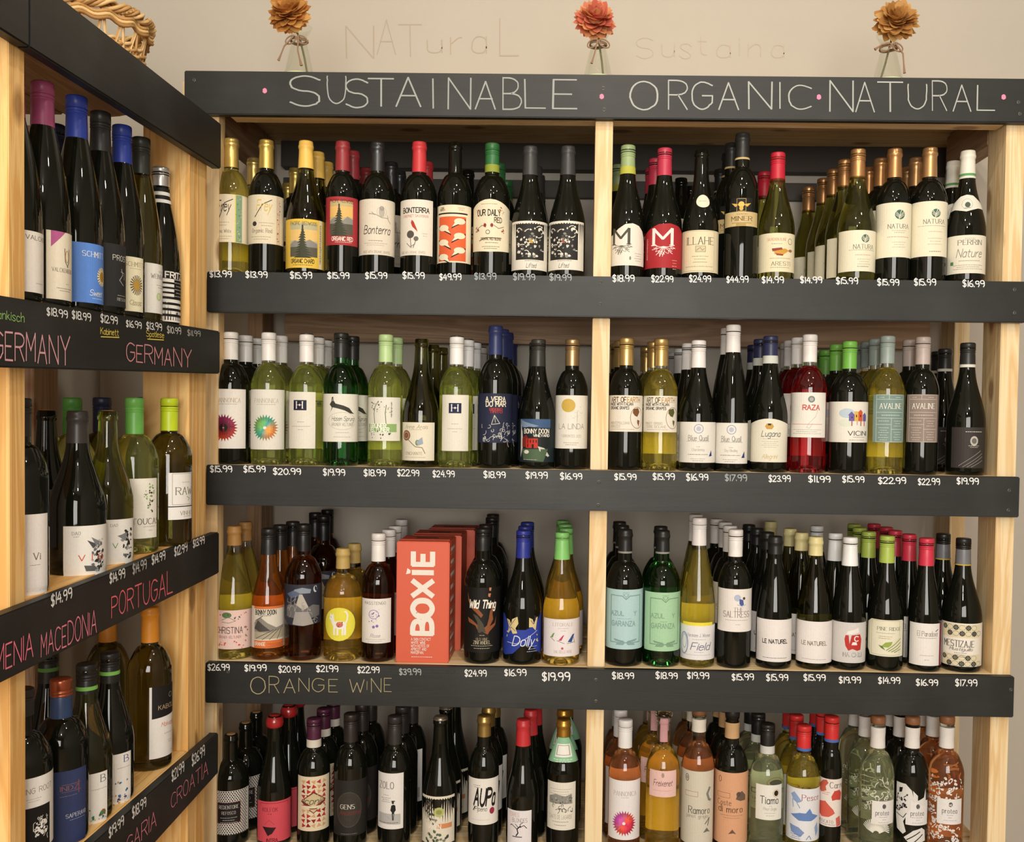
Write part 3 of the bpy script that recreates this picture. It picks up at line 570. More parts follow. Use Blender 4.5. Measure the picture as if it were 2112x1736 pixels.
=1123,1196,1277,1354,e6dfe0;t,LITORALE,0,11,7,b0a49c,s,44;m,0,19,22,1,b8aca4,3;m,0,24,10,1,b8aca4,3;p,6a9a58,-22,30,-18,28,-22,38,-27,38;l,.9,6a5c50,-28,37,-18,45;p,c43c60,-2,34,2,32,-4,44,-10,44;l,.9,6a5c50,-13,44,2,50;p,2c5090,20,32,25,31,18,48,9,47;l,.9,6a5c50,8,50,24,48;l,.9,6a5c50,22,36,26,50;c,-2,60,2.5,2.5,c06060;t,VAL DELLE ROSE,0,67,5.5,b88a84,s,38
@3 1288 1092 38 B K f:1f1f1f:1141:8c8c88|1284,1083 1278,1077|black bottle, black cap with silver ring, pale blue framed label
=1251,1326,1216,1339,aecdd0;K,33,123,7f9ea0;t,AZUL,-18,49,9,84a4a8,b,28;t,Y,20,49,9,84a4a8,b,6;m,-3,60,30,1,8aa8aa,3;t,GARANZA,-5,70,10,84a4a8,b,50
@3 1365 1094 38 B G f:1f1f1f:1142:8c8c88|1363,1085|green-tinted bottle, black cap with silver ring, pale green framed label
=1331,1403,1222,1343,a4cda8;K,32,121,7a9c80;t,AZUL,-16,48,9,86a88a,b,28;t,Y,18,48,9,86a88a,b,6;m,-3,60,14,1,7a9c80,3;t,GARANZA,-4,69,10,86a88a,b,50
@3 1440 1068 35 F Y s:e0dcdc:1125|1433,1063|tall clear yellow bottle, white cap, white label with blue script
=1405,1475,1290,1361,e4e2e4;r,-35,-6,35,1,e8d848;t,Hermann J. Wiemer,4,20,7,7c7a80,s,50;m,4,29,28,1,a8a6ac,3;t,Field,6,43,15,6c7088,i,40;m,4,55,20,1,a8a6ac,3;m,0,61,60,1,b8b6bc,3;o,-30,38,10,22,2.4,8c9cc0;o,-29,34,6,14,1.4,9cacc8
@3 1515 1092 34.5 B K s:e4e0de:1148|1506,1083 1496,1078 1478,1071|black bottle, white cap, white label with blue seated figure
=1482,1549,1215,1303,e6e0dc;c,4,18,7,7,b0b8d0;p,4c5c9c,8,20,16,22,18,32,12,35,8,30;c,18,19,3,3,4a4640;l,1.2,9ca8c8,4,32,14,35,22,32;t,THE,7,42,8,8a7a74,s,20;t,SALTRESS,4,52,12,6a5a54,s,58;m,4,64,48,1,b09c94,4;m,6,73,10,1,b0a49c,3
@3 1597 1106 36 F K f:1d1d1d:1143|1583,1094 1562,1087 1545,1081|slender black bottle, black cap, white label with black lettering
=1563,1632,1278,1365,e6e0de;t,LE NATUREL,2,45,8,2a2624,b,54;m,2,79,52,1,5a5450,3
@3 1680 1107 36 F O f:d8cc94:1146|1651,1098 1620,1090 1590,1076|slender bottle, cream cap, white label with grey-brown lettering
=1645,1715,1282,1368,e6e0de;t,LE NATUREL,1,45,8,8a7c68,b,54;m,1,78,52,1,a89c90,3
@3 1751 1108 36 F K t:e6e6e8:1167|1720,1098 1685,1084|slender bottle, white tapering cap, pale grey label with red fist-like figure
=1718,1787,1284,1367,cfcbc8;p,b83430,-10,26,-4,26,-2,44,2,26,20,24,24,34,22,56,14,58,4,54,-4,58,-10,48,-12,34;p,e8e2de,-6,18,8,14,16,10,18,20,2,24,-8,24;t,C,12,33,10,ece6e2,b,8;p,ece6e2,4,40,12,40,14,46,2,46;t,MA CHILI,5,66,8,9a9694,B,38;t,MA CHILI,5,65.5,7,dedad6,n,34
@3 1827 1105 36 U K s:a4b850:1161|1792,1096 1773,1087 1762,1080|burgundy bottle, lime green cap, cream label with vineyard hills
=1794,1861,1279,1354,e2dec8,N;o,0,37,30,35,.8,b0a888,R;t,PINE RIDGE,8,18,7,5a5648,s,50;m,0,27,38,2,a09a80,7;m,-2,38,24,1,a09a80,3;p,94a850,-10,56,0,46,14,44,10,56;p,dcd8bc,0,62,16,46,33,30,33,64,4,66;l,1.6,7c8a50,2,62,18,50,33,38;l,1.6,7c8a50,6,64,22,54,33,46;l,1.6,7c8a50,12,65,26,58,33,53;l,1.6,7c8a50,18,66,33,60;p,5c7a3c,-14,52,-6,54,0,62,-8,58
@3 1908 1110 33 U K s:c9334a:1167|1876,1102 1847,1094 1826,1087 1803,1080|burgundy bottle, coral red cap, white label with red right edge
=1880,1942,1286,1373,e6e2de;r,25,0,36,88,7c2c3c;t,El Paradoxe,-2,21,10,5a544c,s,42;l,1.6,4a4a44,14,16,20,12;m,-2,30,38,1,a09a92,3;m,-3,66,28,1,c49a98,5;m,-3,75,10,1,a09a92,3
@3 1984 1110 39.5 U K g:6f6f74:1166:c8a83c:1c1c1c|1946,1100|wide burgundy bottle, grey and black cap, patterned tile label
=1943,2024,1286,1375,e8e2d8;Q,-40,2,40,30;Q,-40,64,40,88;t,MESTIZAJE,-4,42,13,2c2a2c,s,60;t,Mustiguillo,0,53,6,6c6660,i,44;m,0,61,24,2,9c968c,4;m,0,69,20,1,5c5650,3
@4 476 1513 37 B K n:1580:0|507,1490 529,1466|black uncapped bottle, houndstooth label with black panel
=441,511,1632,1722,d8d2ca;X,-36,1,36,90,5,1a1817;r,-28,24,20,66,1c1a19;o,-4,45,24,22,1,8c4c44,R;t,REDENTORE,-4,33,7,d8d2ca,s,40;t,REFOSCO,-4,45,6,c8c2ba,s,28;m,-4,55,34,3,a8a29a,5
@4 566 1474 35 U K w:a02426:1502|596,1452 614,1440|burgundy bottle, red wax dome, pinkish red label
=533,599,1653,1737,cc4c58;o,0,54,30,50,1.2,8c2a34,R;t,KOLFOK,-9,17,8,6a1c28,s,32;m,-9,26,10,1,8a2834,3;l,1,a83a46,-20,48,-10,38,0,48;p,2a1216,-25,52,4,54,-4,66,-13,71,-18,62;t,INTRA,-4,80,7,6a1c28,b,22
@4 647 1481 33.5 B K s:4c2038:1526:d4ccc0|668,1460 688,1444|black bottle, purple cap with white ring, red and cream triangle label
=616,678,1602,1714,dccdb2;Y,-27,6,27,106;p,7c2624,-28,52,0,30,27,50,0,72;p,c8b890,-24,50,0,34,24,49,0,62;t,Iconic,0,50,13,4a3c2c,i,44;r,-28,60,24,65,dccdb2;p,7c2624,-10,68,0,76,10,68;p,c8b890,-8,67,0,74,8,67
@4 723 1471 34.5 B K s:2a2422:1531|747,1452 765,1437|black bottle, ridged brown-black cap, black label with round seal
=690,757,1610,1724,262321;c,-5,60,27,36,38352f;o,-5,60,27,36,1.2,4c4842;o,-5,60,20,26,.8,2c2926;t,GEN5,-8,54,9,dcd4c8,s,30;t,Ancestral,-4,66,9,7c2a2c,i,42;m,-5,110,34,1,7a746c,3
@4 813.5 1476 34 B K s:2e2b2b:1536|830,1455 850,1437|black bottle, dark grey cap, white label with standing person
=781,832,1595,1710,e2deda;t,ZOLO,-6,25,14,4a4644,s,34;m,-6,45,12,1,a09a94,3;m,-6,51,22,3,8a8480,4;p,b4b2b0,-25,82,25,84,25,106,-25,104;p,1c1a1c,6,66,10,64,14,66,15,76,12,80,11,96,8,97,7,80,4,76;c,9,60,2.4,3,3a302c;r,6,56,13,58,2a2626;p,6c6a6a,8,97,-8,86,0,92;m,-2,102,44,1,4a4846,3
@4 907 1477 36.5 U K x:b8b4ac:1486|920,1460 938,1443|burgundy bottle, crown cap, label with thistle and yellow flower
=872,938,1643,1741,ddd5c4;r,0,56,33,66,d08a5c;Z,101,-28,4,-6,44,22,8,3c3834,5a544c,4a4640;c,4,32,11,10,b4b470;c,4,32,6,5,8c9450;Z,102,-30,40,10,60,14,7,4a4640,8c8470,ddd5c4;t,NAKEN,-8,62,10,ece4d4,b,32;Z,103,-28,70,28,98,18,9,5a6450,3c443a,788068;M,22,8,34,4,5a544c
@4 997.5 1475 31.5 B K f:a48a50:1520|1008,1459 1020,1443|black bottle, gold foil cap, white label with brushed black lettering
=967,1028,1606,1701,e4dfd8;t,AUPa,2,38,34,1c1614,ib,46;t,Pipeno,-6,62,9,3a3430,i,26;c,19,67,6,7,9c2c48;l,2,1c1614,-18,58,-22,66;m,-14,14,16,2,9a948c,4;m,-6,85,40,1,c8c2ba,3
@4 1078 1483 33.5 U K f:bd3036:1539|1095,1459 1105,1452|burgundy bottle, red foil cap, white label with bare tree
=1048,1097,1672,1762,e2dcde;t,TERRES,-10,9,8,c09c98,n,24;t,BLONDES,3,20,8,8c807c,n,32;l,2.4,2a2424,-4,52,0,46,-2,38,4,32;l,1.4,2a2424,-2,38,-14,30,-18,32;l,1.4,2a2424,4,34,12,30,18,36;l,1.2,2a2424,0,34,-6,28;l,1.2,2a2424,6,34,4,28,10,24;l,1.6,2a2424,-12,54,8,54
@4 1161 1483 34 B K f:b58a3a:1524|1163,1461 1170,1442|black bottle, gold cap, green paper collar, white engraved label
=1137,1187,1527,1582,8dbf9a,T;r,-10,12,11,37,e6e4dc;o,0,24,8,9,1,8a8a86,R;m,0,42,22,2,e4efe4,4
=1130,1187,1614,1712,dfdacd;m,0,14,48,3,a8a496,5;p,8c8a84,-26,30,-10,24,10,28,24,24,26,44,-26,44;Z,111,-26,30,26,46,20,5,4c4a46,b4b0a6,6a6862;S,112,-26,48,26,62,12,12,5a5854;t,CHATS DE LAGARDE,0,71,8,9a968a,n,50;m,0,81,34,1,8a867c,3;m,0,88,26,1,8a867c,3
@4 1288 1483 33.5 B L s:e0dede:1543|1280,1460 1276,1442|peach rose bottle, white cap, pink and orange starburst label
=1256,1320,1610,1732,e4dfe0;t,PANNONICA,2,27,9,a89c9c,s,50;m,2,35,16,1,b0a8a8,3;B,0,88,27,c45ab0,e06a4c,d83c60
@4 1367 1474 35 B Q v:c08a8c:1537|1350,1461 1338,1446|amber quilted-glass bottle, pink neck strip, small pink label
=1340,1394,1590,1644,e2bcb6;c,0,9,3,5,a88c80;t,Freixenet,0,25,12,5a3c3c,i,40;m,0,41,40,1,c49c98,4
=1360,1375,1486,1537,c49498
@4 1439.5 1462 34 B L k:7c5434:1484:e0dace:26|1431,1447 1420,1432|rose bottle, cork top with white paper collar, grey-beige label
=1406,1471,1591,1742,cdc6b6;o,-20,15,4,7,1.4,5a5850;c,-20,15,2,4,8a867a;r,-24,44,4,52,cdc6b6;o,-10,47,14,5,.8,b07064,R;t,Ramoro,8,80,14,3a3634,s,46;t,pinot grigio,4,92,7,8c867c,s,46;l,5,7c7c78,30,34,24,46,28,58,32,60;p,6c6a66,16,126,24,116,32,126,26,124;l,2,6a6862,20,108,30,96,26,112
@4 1508 1465 34.5 B K k:1a1818:1491:c8a276:32|1490,1450 1474,1436|black bottle, black top, white ring and tan collar, tan label with bird
=1475,1542,1594,1742,d4a07c;o,-26,15,3,6,1.2,6a4c3c;o,-18,47,14,5,.8,9c5c4c,R;p,6a564c,12,42,22,38,32,48,32,58,18,58,8,54;c,14,44,5,5,5a483e;t,Coste,-16,62,11,6a4838,s,30;t,di moro,-2,75,13,5a3c30,s,52;m,0,88,48,2,a8785c,5;p,6a5044,-6,126,2,116,10,126,4,124
@4 1581 1492 35 B C s:1e1e1e:1539:d0d0cc|1560,1468 1544,1450|pale greenish clear bottle, black cap with white ring, white label with dark dot
=1560,1611,1619,1691,e2e0d8;c,14,17,5,6,2a2018;o,14,17,7,8,1,c8a868;t,Tiamo,0,31,15,2c2826,n,38;m,2,43,6,1,a8a49c,3;t,Pinot Grigio,1,49,6,9a968c,i,28;m,2,58,24,2,b4b0a6,5
@4 1656 1495 34 B Y s:cc3030:1549:4c6cb0|1643,1474 1628,1456|yellow wine bottle, red cap with blue ring, label of blue sea creatures
=1624,1690,1627,1735,dedfe4;t,Pesce,14,18,12,a04450,s,40;p,8ca4cc,-30,14,-22,8,-14,16,-6,26,-14,30,-24,26;l,1.6,7c94c0,-20,24,-10,40;l,1.6,7c94c0,-26,24,-24,40;p,6484bc,-30,56,-10,50,14,50,32,58,14,66,-12,66;p,6484bc,2,50,10,40,16,50;p,7c94c4,-32,76,-12,80,0,90,-8,100,-28,92;p,8ca4cc,22,80,30,70,33,90,26,100;m,-18,96,22,3,5c6c94,4;l,1.4,6a7ca8,4,104,10,96,14,104
@4 1713 1477 33 B K s:cc3030:1531:4c6cb0|1690,1470 1676,1455|black bottle, red cap with blue ring, label of red farm animals
=1690,1745,1607,1705,e2d8d2;t,Carne,16,12,12,4a3a38,s,34;p,c4604c,-26,14,-16,4,-8,2,-4,8,-10,16,-8,24,-20,30,-27,26;p,c4483c,2,36,8,24,20,22,27,30,24,44,12,42,4,44;p,cc5c4c,-27,50,-10,46,6,62,10,70,-2,78,-18,80,-27,74;p,c8685c,12,80,22,76,27,96,14,98;m,-10,28,20,2,c08074,4;t,MOSCATO,-10,88,6,5a4a48,s,34;m,-8,94,40,1,8a7a74,3
@4 1808 1480 35 B C k:8a5c3c:1501:e4e0dc|1786,1470 1764,1463|clear pale wine bottle, cork stopper, white scroll print around a white label
=1774,1842,1614,1745,00;S,121,-34,2,34,60,34,15,e2e0d6;F1,-24,70,34,104,18,e2e0d6
=1800,1841,1652,1700,e2dede;c,-1,11,4,5,5a5858;t,protea,-4,24,10,4a4644,s,28;m,-2,33,18,1,a09c98,3;m,0,38,8,1,a09c98,3;m,0,44,24,1,b0aca8,3
@4 1879 1481 34.5 B K k:8a5c3c:1501:e4e0dc|1858,1472 1838,1460|black bottle, cork stopper, large white flower print around a white label
=1845,1913,1617,1745,00;p,dad8d4,-32,2,-10,2,2,14,6,32,-4,60,-14,80,-8,100,-14,106,-28,98,-32,70;p,dad8d4,4,14,14,24,14,36,6,40;p,dad8d4,14,34,28,28,32,10,34,44,18,44;p,151414,-24,12,-16,10,-18,20,-24,22;S,131,-30,30,-8,60,16,6,151414;p,dad8d4,-12,112,6,96,24,90,32,96,34,118,0,124;l,2,151414,-6,116,20,98;l,2,151414,8,120,26,104;l,1.4,151414,-30,66,-14,72,-8,62
=1870,1911,1652,1702,e2dede;c,-1,11,4,5,5a5858;t,protea,-1,25,10,4a4644,s,28;m,-2,34,22,1,a09c98,3;m,0,39,8,1,a09c98,3;m,0,45,24,1,b0aca8,3
@4 1950 1479 35.5 B L k:8a5c3c:1501:e4e0dc|1920,1470 1900,1458|orange rose bottle, cork stopper, white lace print around a white label
=1916,1984,1602,1745,00;S,141,-34,4,34,62,60,8,e6e2de;S,142,-34,62,0,104,30,8,e6e2de;S,143,-34,104,34,140,40,8,e6e2de
=1935,1981,1648,1700,e2dede;c,0,11,4,5,5a5858;t,protea,-1,24,10,4a4644,s,30;m,-1,33,12,1,a09c98,3;m,0,38,8,1,a09c98,3;m,0,44,26,1,b0aca8,3
'''
# bottles of the left-hand shelf: row, neck px, top px, glass radius mm, kind ... labels given in the same frame
LEFT = '''
@1 22 150 37 F K s:8c3f62:235|| bottle half hidden by the near post, white label, left unit
=-10,97,470,598,e4dcd4;t,VALCKEN,32,13,9,5a4a44,n,66;m,34,108,24,1,9a8c84,3
@1 86 172 37 F K s:97436a:259||long-necked bottle, magenta cap, cream label with pink corner
=94,140,472,614,e2d8c4;p,b05a8c,-24,0,8,0,-24,34;l,2,6a5a4c,6,34,8,62,16,72;l,2,6a5a4c,20,34,19,60,14,72;o,13,50,5,12,1.4,b08c4c;t,VALCKENBERG,6,80,8,6a5a4c,s,56;m,14,108,10,1,9a8c74,3;m,8,118,42,2,8a7c68,5
@1 158 201 37 F K s:2b3f9c:285||long-necked bottle, blue cap, bright blue label with daisy
=139,217,498,622,5b87d4;t,SCHMITT,8,22,11,ece8dc,s,54;c,30,66,16,19,8a7430;V,30,66,17,20,ece4d0;c,30,66,9,11,a8802c;t,Sweet,12,102,12,ece8dc,i,34;m,16,114,30,1,c8d4ec,3
@1 204 233 37 F K s:262626:313||dark bottle, black cap, black label with fine pale lettering
=212,259,499,629,2b2b2d;t,PROST,6,28,11,c8c4bc,n,44;l,1.6,a8a49c,6,50,10,62,0,74,12,84;l,1.2,a8a49c,4,56,16,58,16,72;m,8,106,26,1,b0aca4,3;t,RIESLING,10,114,6,b8b4ac,s,32
@1 245 261 36 F K s:2b3f9c:338||blue-capped bottle, cream label with sunflower, third from the far post
=255,291,527,640,e2dabc;t,SCHMITT,0,15,9,8a7c58,s,44;m,2,24,26,1,b0a484,3;V,4,58,15,21,6a5a3c;c,4,58,8,11,b08c3c;t,Classic,2,94,9,8a7c58,i,28;m,4,100,22,1,b0a484,3
@1 287 286 35 F O s:2d2f2b:357||olive bottle, black cap, white label with small green crest
=290,338,540,643,e4e0da;t,PETER,14,16,4,7a746c,n,12;t,WEINBACH,14,26,9,5a544c,s,52;m,14,44,26,2,8a847c,5;c,8,68,8,9,c8d4a8;o,8,68,6,7,1,98ac70
@1 337 347 34 F K z:c8c6c4:382||short-necked bottle, silver cap, black and white striped label, by the far post
=335,391,556,662,e8e4de;r,-28,0,28,17,1c1a1a;t,FRITZ,0,9,12,e8e4de,b,46;r,-28,24,28,28,1c1a1a;r,-28,34,28,38,1c1a1a;r,-28,44,28,48,1c1a1a;r,-28,54,28,59,1c1a1a;r,-28,66,28,71,1c1a1a;r,-28,78,28,83,1c1a1a;r,-28,90,28,95,1c1a1a;r,-4,18,28,56,1c1a1a;m,12,24,30,5,c8c4be,7;c,-20,64,2,3,e8e4de;c,4,88,2,3,1c1a1a
@2 40 822 37 B K s:2a2a2a:900||dark bottle behind the near post, tall plain white label, left unit
=-20,91,1062,1236,e4deda;t,Vi,46,88,14,6a625c,s,16;m,42,106,22,1,8a827c,3
@2 96 846 36 U K n:900:0|.33|uncapped brown bottle standing behind the tall white label bottle
=80,112,1010,1120,4a4644
@2 160 848 41 U K f:34302e:914||wide dark bottle, charcoal cap, white label with grey foliage and red letters
=134,214,1085,1210,e4e0da;t,DAO,-26,15,7,6a625c,s,16;m,-26,22,12,1,8a827c,3;Z,151,0,22,36,100,44,12,3c3c3e,6a6a6c,8c8c8e,2a2a2c,b4b4b4;p,4c4c4e,-6,30,16,40,6,48;p,7a7a7c,2,24,24,36,12,42;p,5a5a5c,-12,82,10,84,18,96,-8,94;t,V I G,4,66,12,d0583c,n,52
@2 222 847 40 U M n:905:0||olive uncapped bottle, white label with grey foliage and green letter
=212,270,1072,1190,e4e0da;t,DAO,-14,12,6,6a625c,s,14;Z,152,2,14,28,90,34,10,3c3c3e,6a6a6c,8c8c8e,2a2a2c;p,7a7a7c,-8,34,14,28,10,46;t,V,-12,54,10,6a9a5c,n,10
@2 277 821 40 B V s:68ac50:895||pale wine bottle, green cap, white label with leafy spray
=267,319,987,1111,e6e2d8;Z,161,-2,10,24,50,26,7,6a8c48,8ca868,4c3428,94b070;Z,162,0,50,20,74,8,5,6a8c48,4c2428;t,TOUCAS,6,89,12,5a4a44,s,62;m,10,100,28,1,a8a294,3;m,12,108,10,1,a8a294,3
@2 349 822 39.5 B O s:bcd024:888|.443|olive bottle, lime yellow cap, white framed label in two panels, by the far post
=347,392,975,1072,e4e0dc;o,2,34,24,32,1,9a948c,R;m,8,20,20,1,a8a29a,3;t,RAW,6,38,15,6a6a58,s,42;l,1.2,8a846c,10,50,18,54,14,58;r,-30,69,30,71,2a2a24;t,VINHO,10,84,8,8a8470,s,32;m,12,91,20,1,a8a29a,3
@3 46 1420 38 B K s:2a2a2a:1480||dark bottle behind the near post, white label over black root drawing
=-20,104,1609,1760,e2deda;t,KING ROOT,32,27,11,8a8480,n,70;m,22,44,30,2,a8a29a,5;r,-70,62,60,170,161412;Z,171,24,90,52,126,40,8,d8d4cc,e2deda;S,172,20,84,52,126,20,12,d8d4cc
@3 126 1399 38 B K y:2c4064:1491||dark bottle, blue neck with copper screw top, navy label
=101,172,1592,1745,303a60;r,-14,28,24,29,7a5a54;t,INDZ,2,36,9,8a5c54,s,36;r,-14,43,26,44,7a5a54;m,0,52,34,1,7a7078,3;l,2,8a4a3c,20,24,20,50;t,SAPERAVI,16,94,8,c8c8cc,s,44;m,18,103,34,1,8890a8,3
@3 170 1368 38 U M s:1c1c1c:1454:7cb858||olive bottle, black cap with green ring, white label with peacock drop shapes
=171,217,1598,1745,e6e2dc;t,B,16,13,15,5c6470,s,12;m,8,34,34,1,9a948c,5;D,0,50,30,60;Z,181,-18,70,22,126,16,7,8c5c34,3c5c8c,2c7c54,c8a858,1c2c5c
@3 224 1345 37.5 U K s:1c1c1c:1418:7cb858||black-shouldered bottle, black cap with green ring, white label with blue peacock drops
=217,266,1558,1690,e6e2dc;t,B,16,12,14,3c4c8c,s,12;m,10,30,30,1,9a948c,5;Z,183,-16,52,24,110,20,8,2c3c8c,1c2c5c,3c7ca0,8c5c8c,c89a48
@3 309 1252 38 B O f:d98c28:1326||tall olive bottle, orange foil cap, label black above and white below
=308,356,1418,1566,e4e0dc;r,-30,0,30,62,1d1a19;p,1d1a19,-30,58,30,50,30,62,-30,66;o,14,22,5,5,1.2,8a8480;t,KABOLA,8,44,9,b0987c,n,50;t,Malvazija,8,80,9,cc6c54,i,38;m,10,100,28,1,a8a29a,3;m,12,116,12,2,a8a29a,4;m,18,138,6,1,a8a29a,3
@1 115 259 36 F K s:20243c:330|.33|dark navy-capped bottle, second rank between magenta and blue caps
@2 149 821 38 B V s:4c8c3c:895|.32|green-capped bottle in the second rank behind the charcoal cap
@2 187 820 38 B O s:1c2040:890|.335|navy-capped bottle in the second rank beside the charcoal cap
@2 299 820 37 B O s:23307c:890|.33|dark bottle, navy cap, blue label, behind the green-capped bottle
=318,336,976,1133,2c4c9c;r,-4,40,4,56,c83a30;t,SAL,0,86,9,c8d4ec,s,14;m,0,92,10,1,c8d4ec,3;t,VINO,0,128,6,c8d4ec,s,12
@3 222 1250 38 B O f:cc8428:1325|.33|olive bottle, orange foil cap, in the second rank behind its twin
@3 100 1340 38 U K s:1c1c1c:1410:5c8c40|.33|dark bottle, black and green cap, in the second rank behind the copper top
'''
# ---------------------------------------------------------------- bottles
def glow_glass(key, c, k):
    """body part clear, part diffuse; the diffuse share stands in for light passing through"""
    if key in MATS: return MATS[key]
    m = mat(key, c, rough=.015, trans={'O': .99, 'M': .98, 'G': .98, 'D': .98, 'N': 1}.get(k, .955), ior=1.36, coat=.3); return m  # diffuse share makes the wine look lit from within
def glass(k):
    T = dict(K=((.005, .0055, .0035), 0), O=((.20, .19, .04), 1), M=((.42, .41, .09), 1), Q=((.90, .66, .14), 1), G=((.03, .20, .04), 1), V=((.78, .84, .26), 1), Y=((.86, .74, .16), 1),
             A=((.78, .30, .05), 1), D=((.22, .055, .012), 1), L=((.86, .44, .20), 1), P=((.58, .03, .04), 1), C=((.80, .86, .62), 1), N=((.9, .93, .86), 1))
    c, t = T[k]
    if not t: return mat('dark_bottle_glass', c, rough=.03, spec=.42)
    return glow_glass('bottle_glass_' + {'O': 'olive', 'M': 'light_olive', 'Q': 'golden', 'G': 'green', 'V': 'pale_green', 'Y': 'yellow', 'A': 'amber', 'D': 'dark_amber', 'L': 'rose', 'P': 'red', 'C': 'clear', 'N': 'empty'}[k], c, k)
def shape(typ, R, H):
    """outer radius as (r, z) pairs from the foot up"""
    zs, zn = {'B': (.60, .765), 'U': (.40, .80), 'F': (.37, .82)}[typ]; rn0, rn1 = {'B': (.0150, .0137), 'U': (.0158, .0140), 'F': (.0150, .0138)}[typ]
    P = [(R - .006, 0), (R - .002, .0015), (R - .0004, .005), (R, .010), (R, zs * H * .5)]
    n = 14
    for i in range(n + 1):
        t = i / n
        if typ == 'B': g = .74 * sqrt(max(0, 1 - t ** 2)) + .26 * (1 + cos(pi * t)) / 2; g = g if t < .93 else g * (1 - (t - .93) / .07 * .6)
        elif typ == 'U': g = (.5 + .5 * cos(pi * t ** .92)) * .8 + .2 * (1 - t ** 1.5)
        else: g = cos(pi / 2 * t) ** 1.05 * .55 + (1 - t ** 1.4) * .45
        P.append((rn0 + (R - rn0) * g, (zs + (zn - zs) * t) * H))
    P += [(rn0 * .985, (zn + .012) * H), (rn1, .93 * H), (rn1, H - .016), (rn1 + .0014, H - .0145), (rn1 + .0016, H - .009), (rn1 + .0004, H - .0075), (rn1 + .0004, H - .002), (rn1 - .001, H)]
    return P
def r_at(P, z):
    for (r0, z0), (r1, z1) in zip(P, P[1:]):
        if z0 <= z <= z1 and z1 > z0: return r0 + (r1 - r0) * (z - z0) / (z1 - z0)
    return P[-1][0] if z > P[-1][1] else P[0][0]
def capmat(c, kind):
    metal = kind in 'f' and c in ('d8bd72', 'd6ba66', 'b98a5c', 'c2986a', 'a48a50', 'b58a3a', '4a4b4d') or c in ('c59464', 'd0b072', 'cfae70', 'b5986e', 'c8c6c4')
    if metal: return mat('foil_' + c, c, rough=.32, metal=.75)
    return mat('cap_' + c + kind, c, rough=.38 if kind != 'c' else .5, spec=.5)
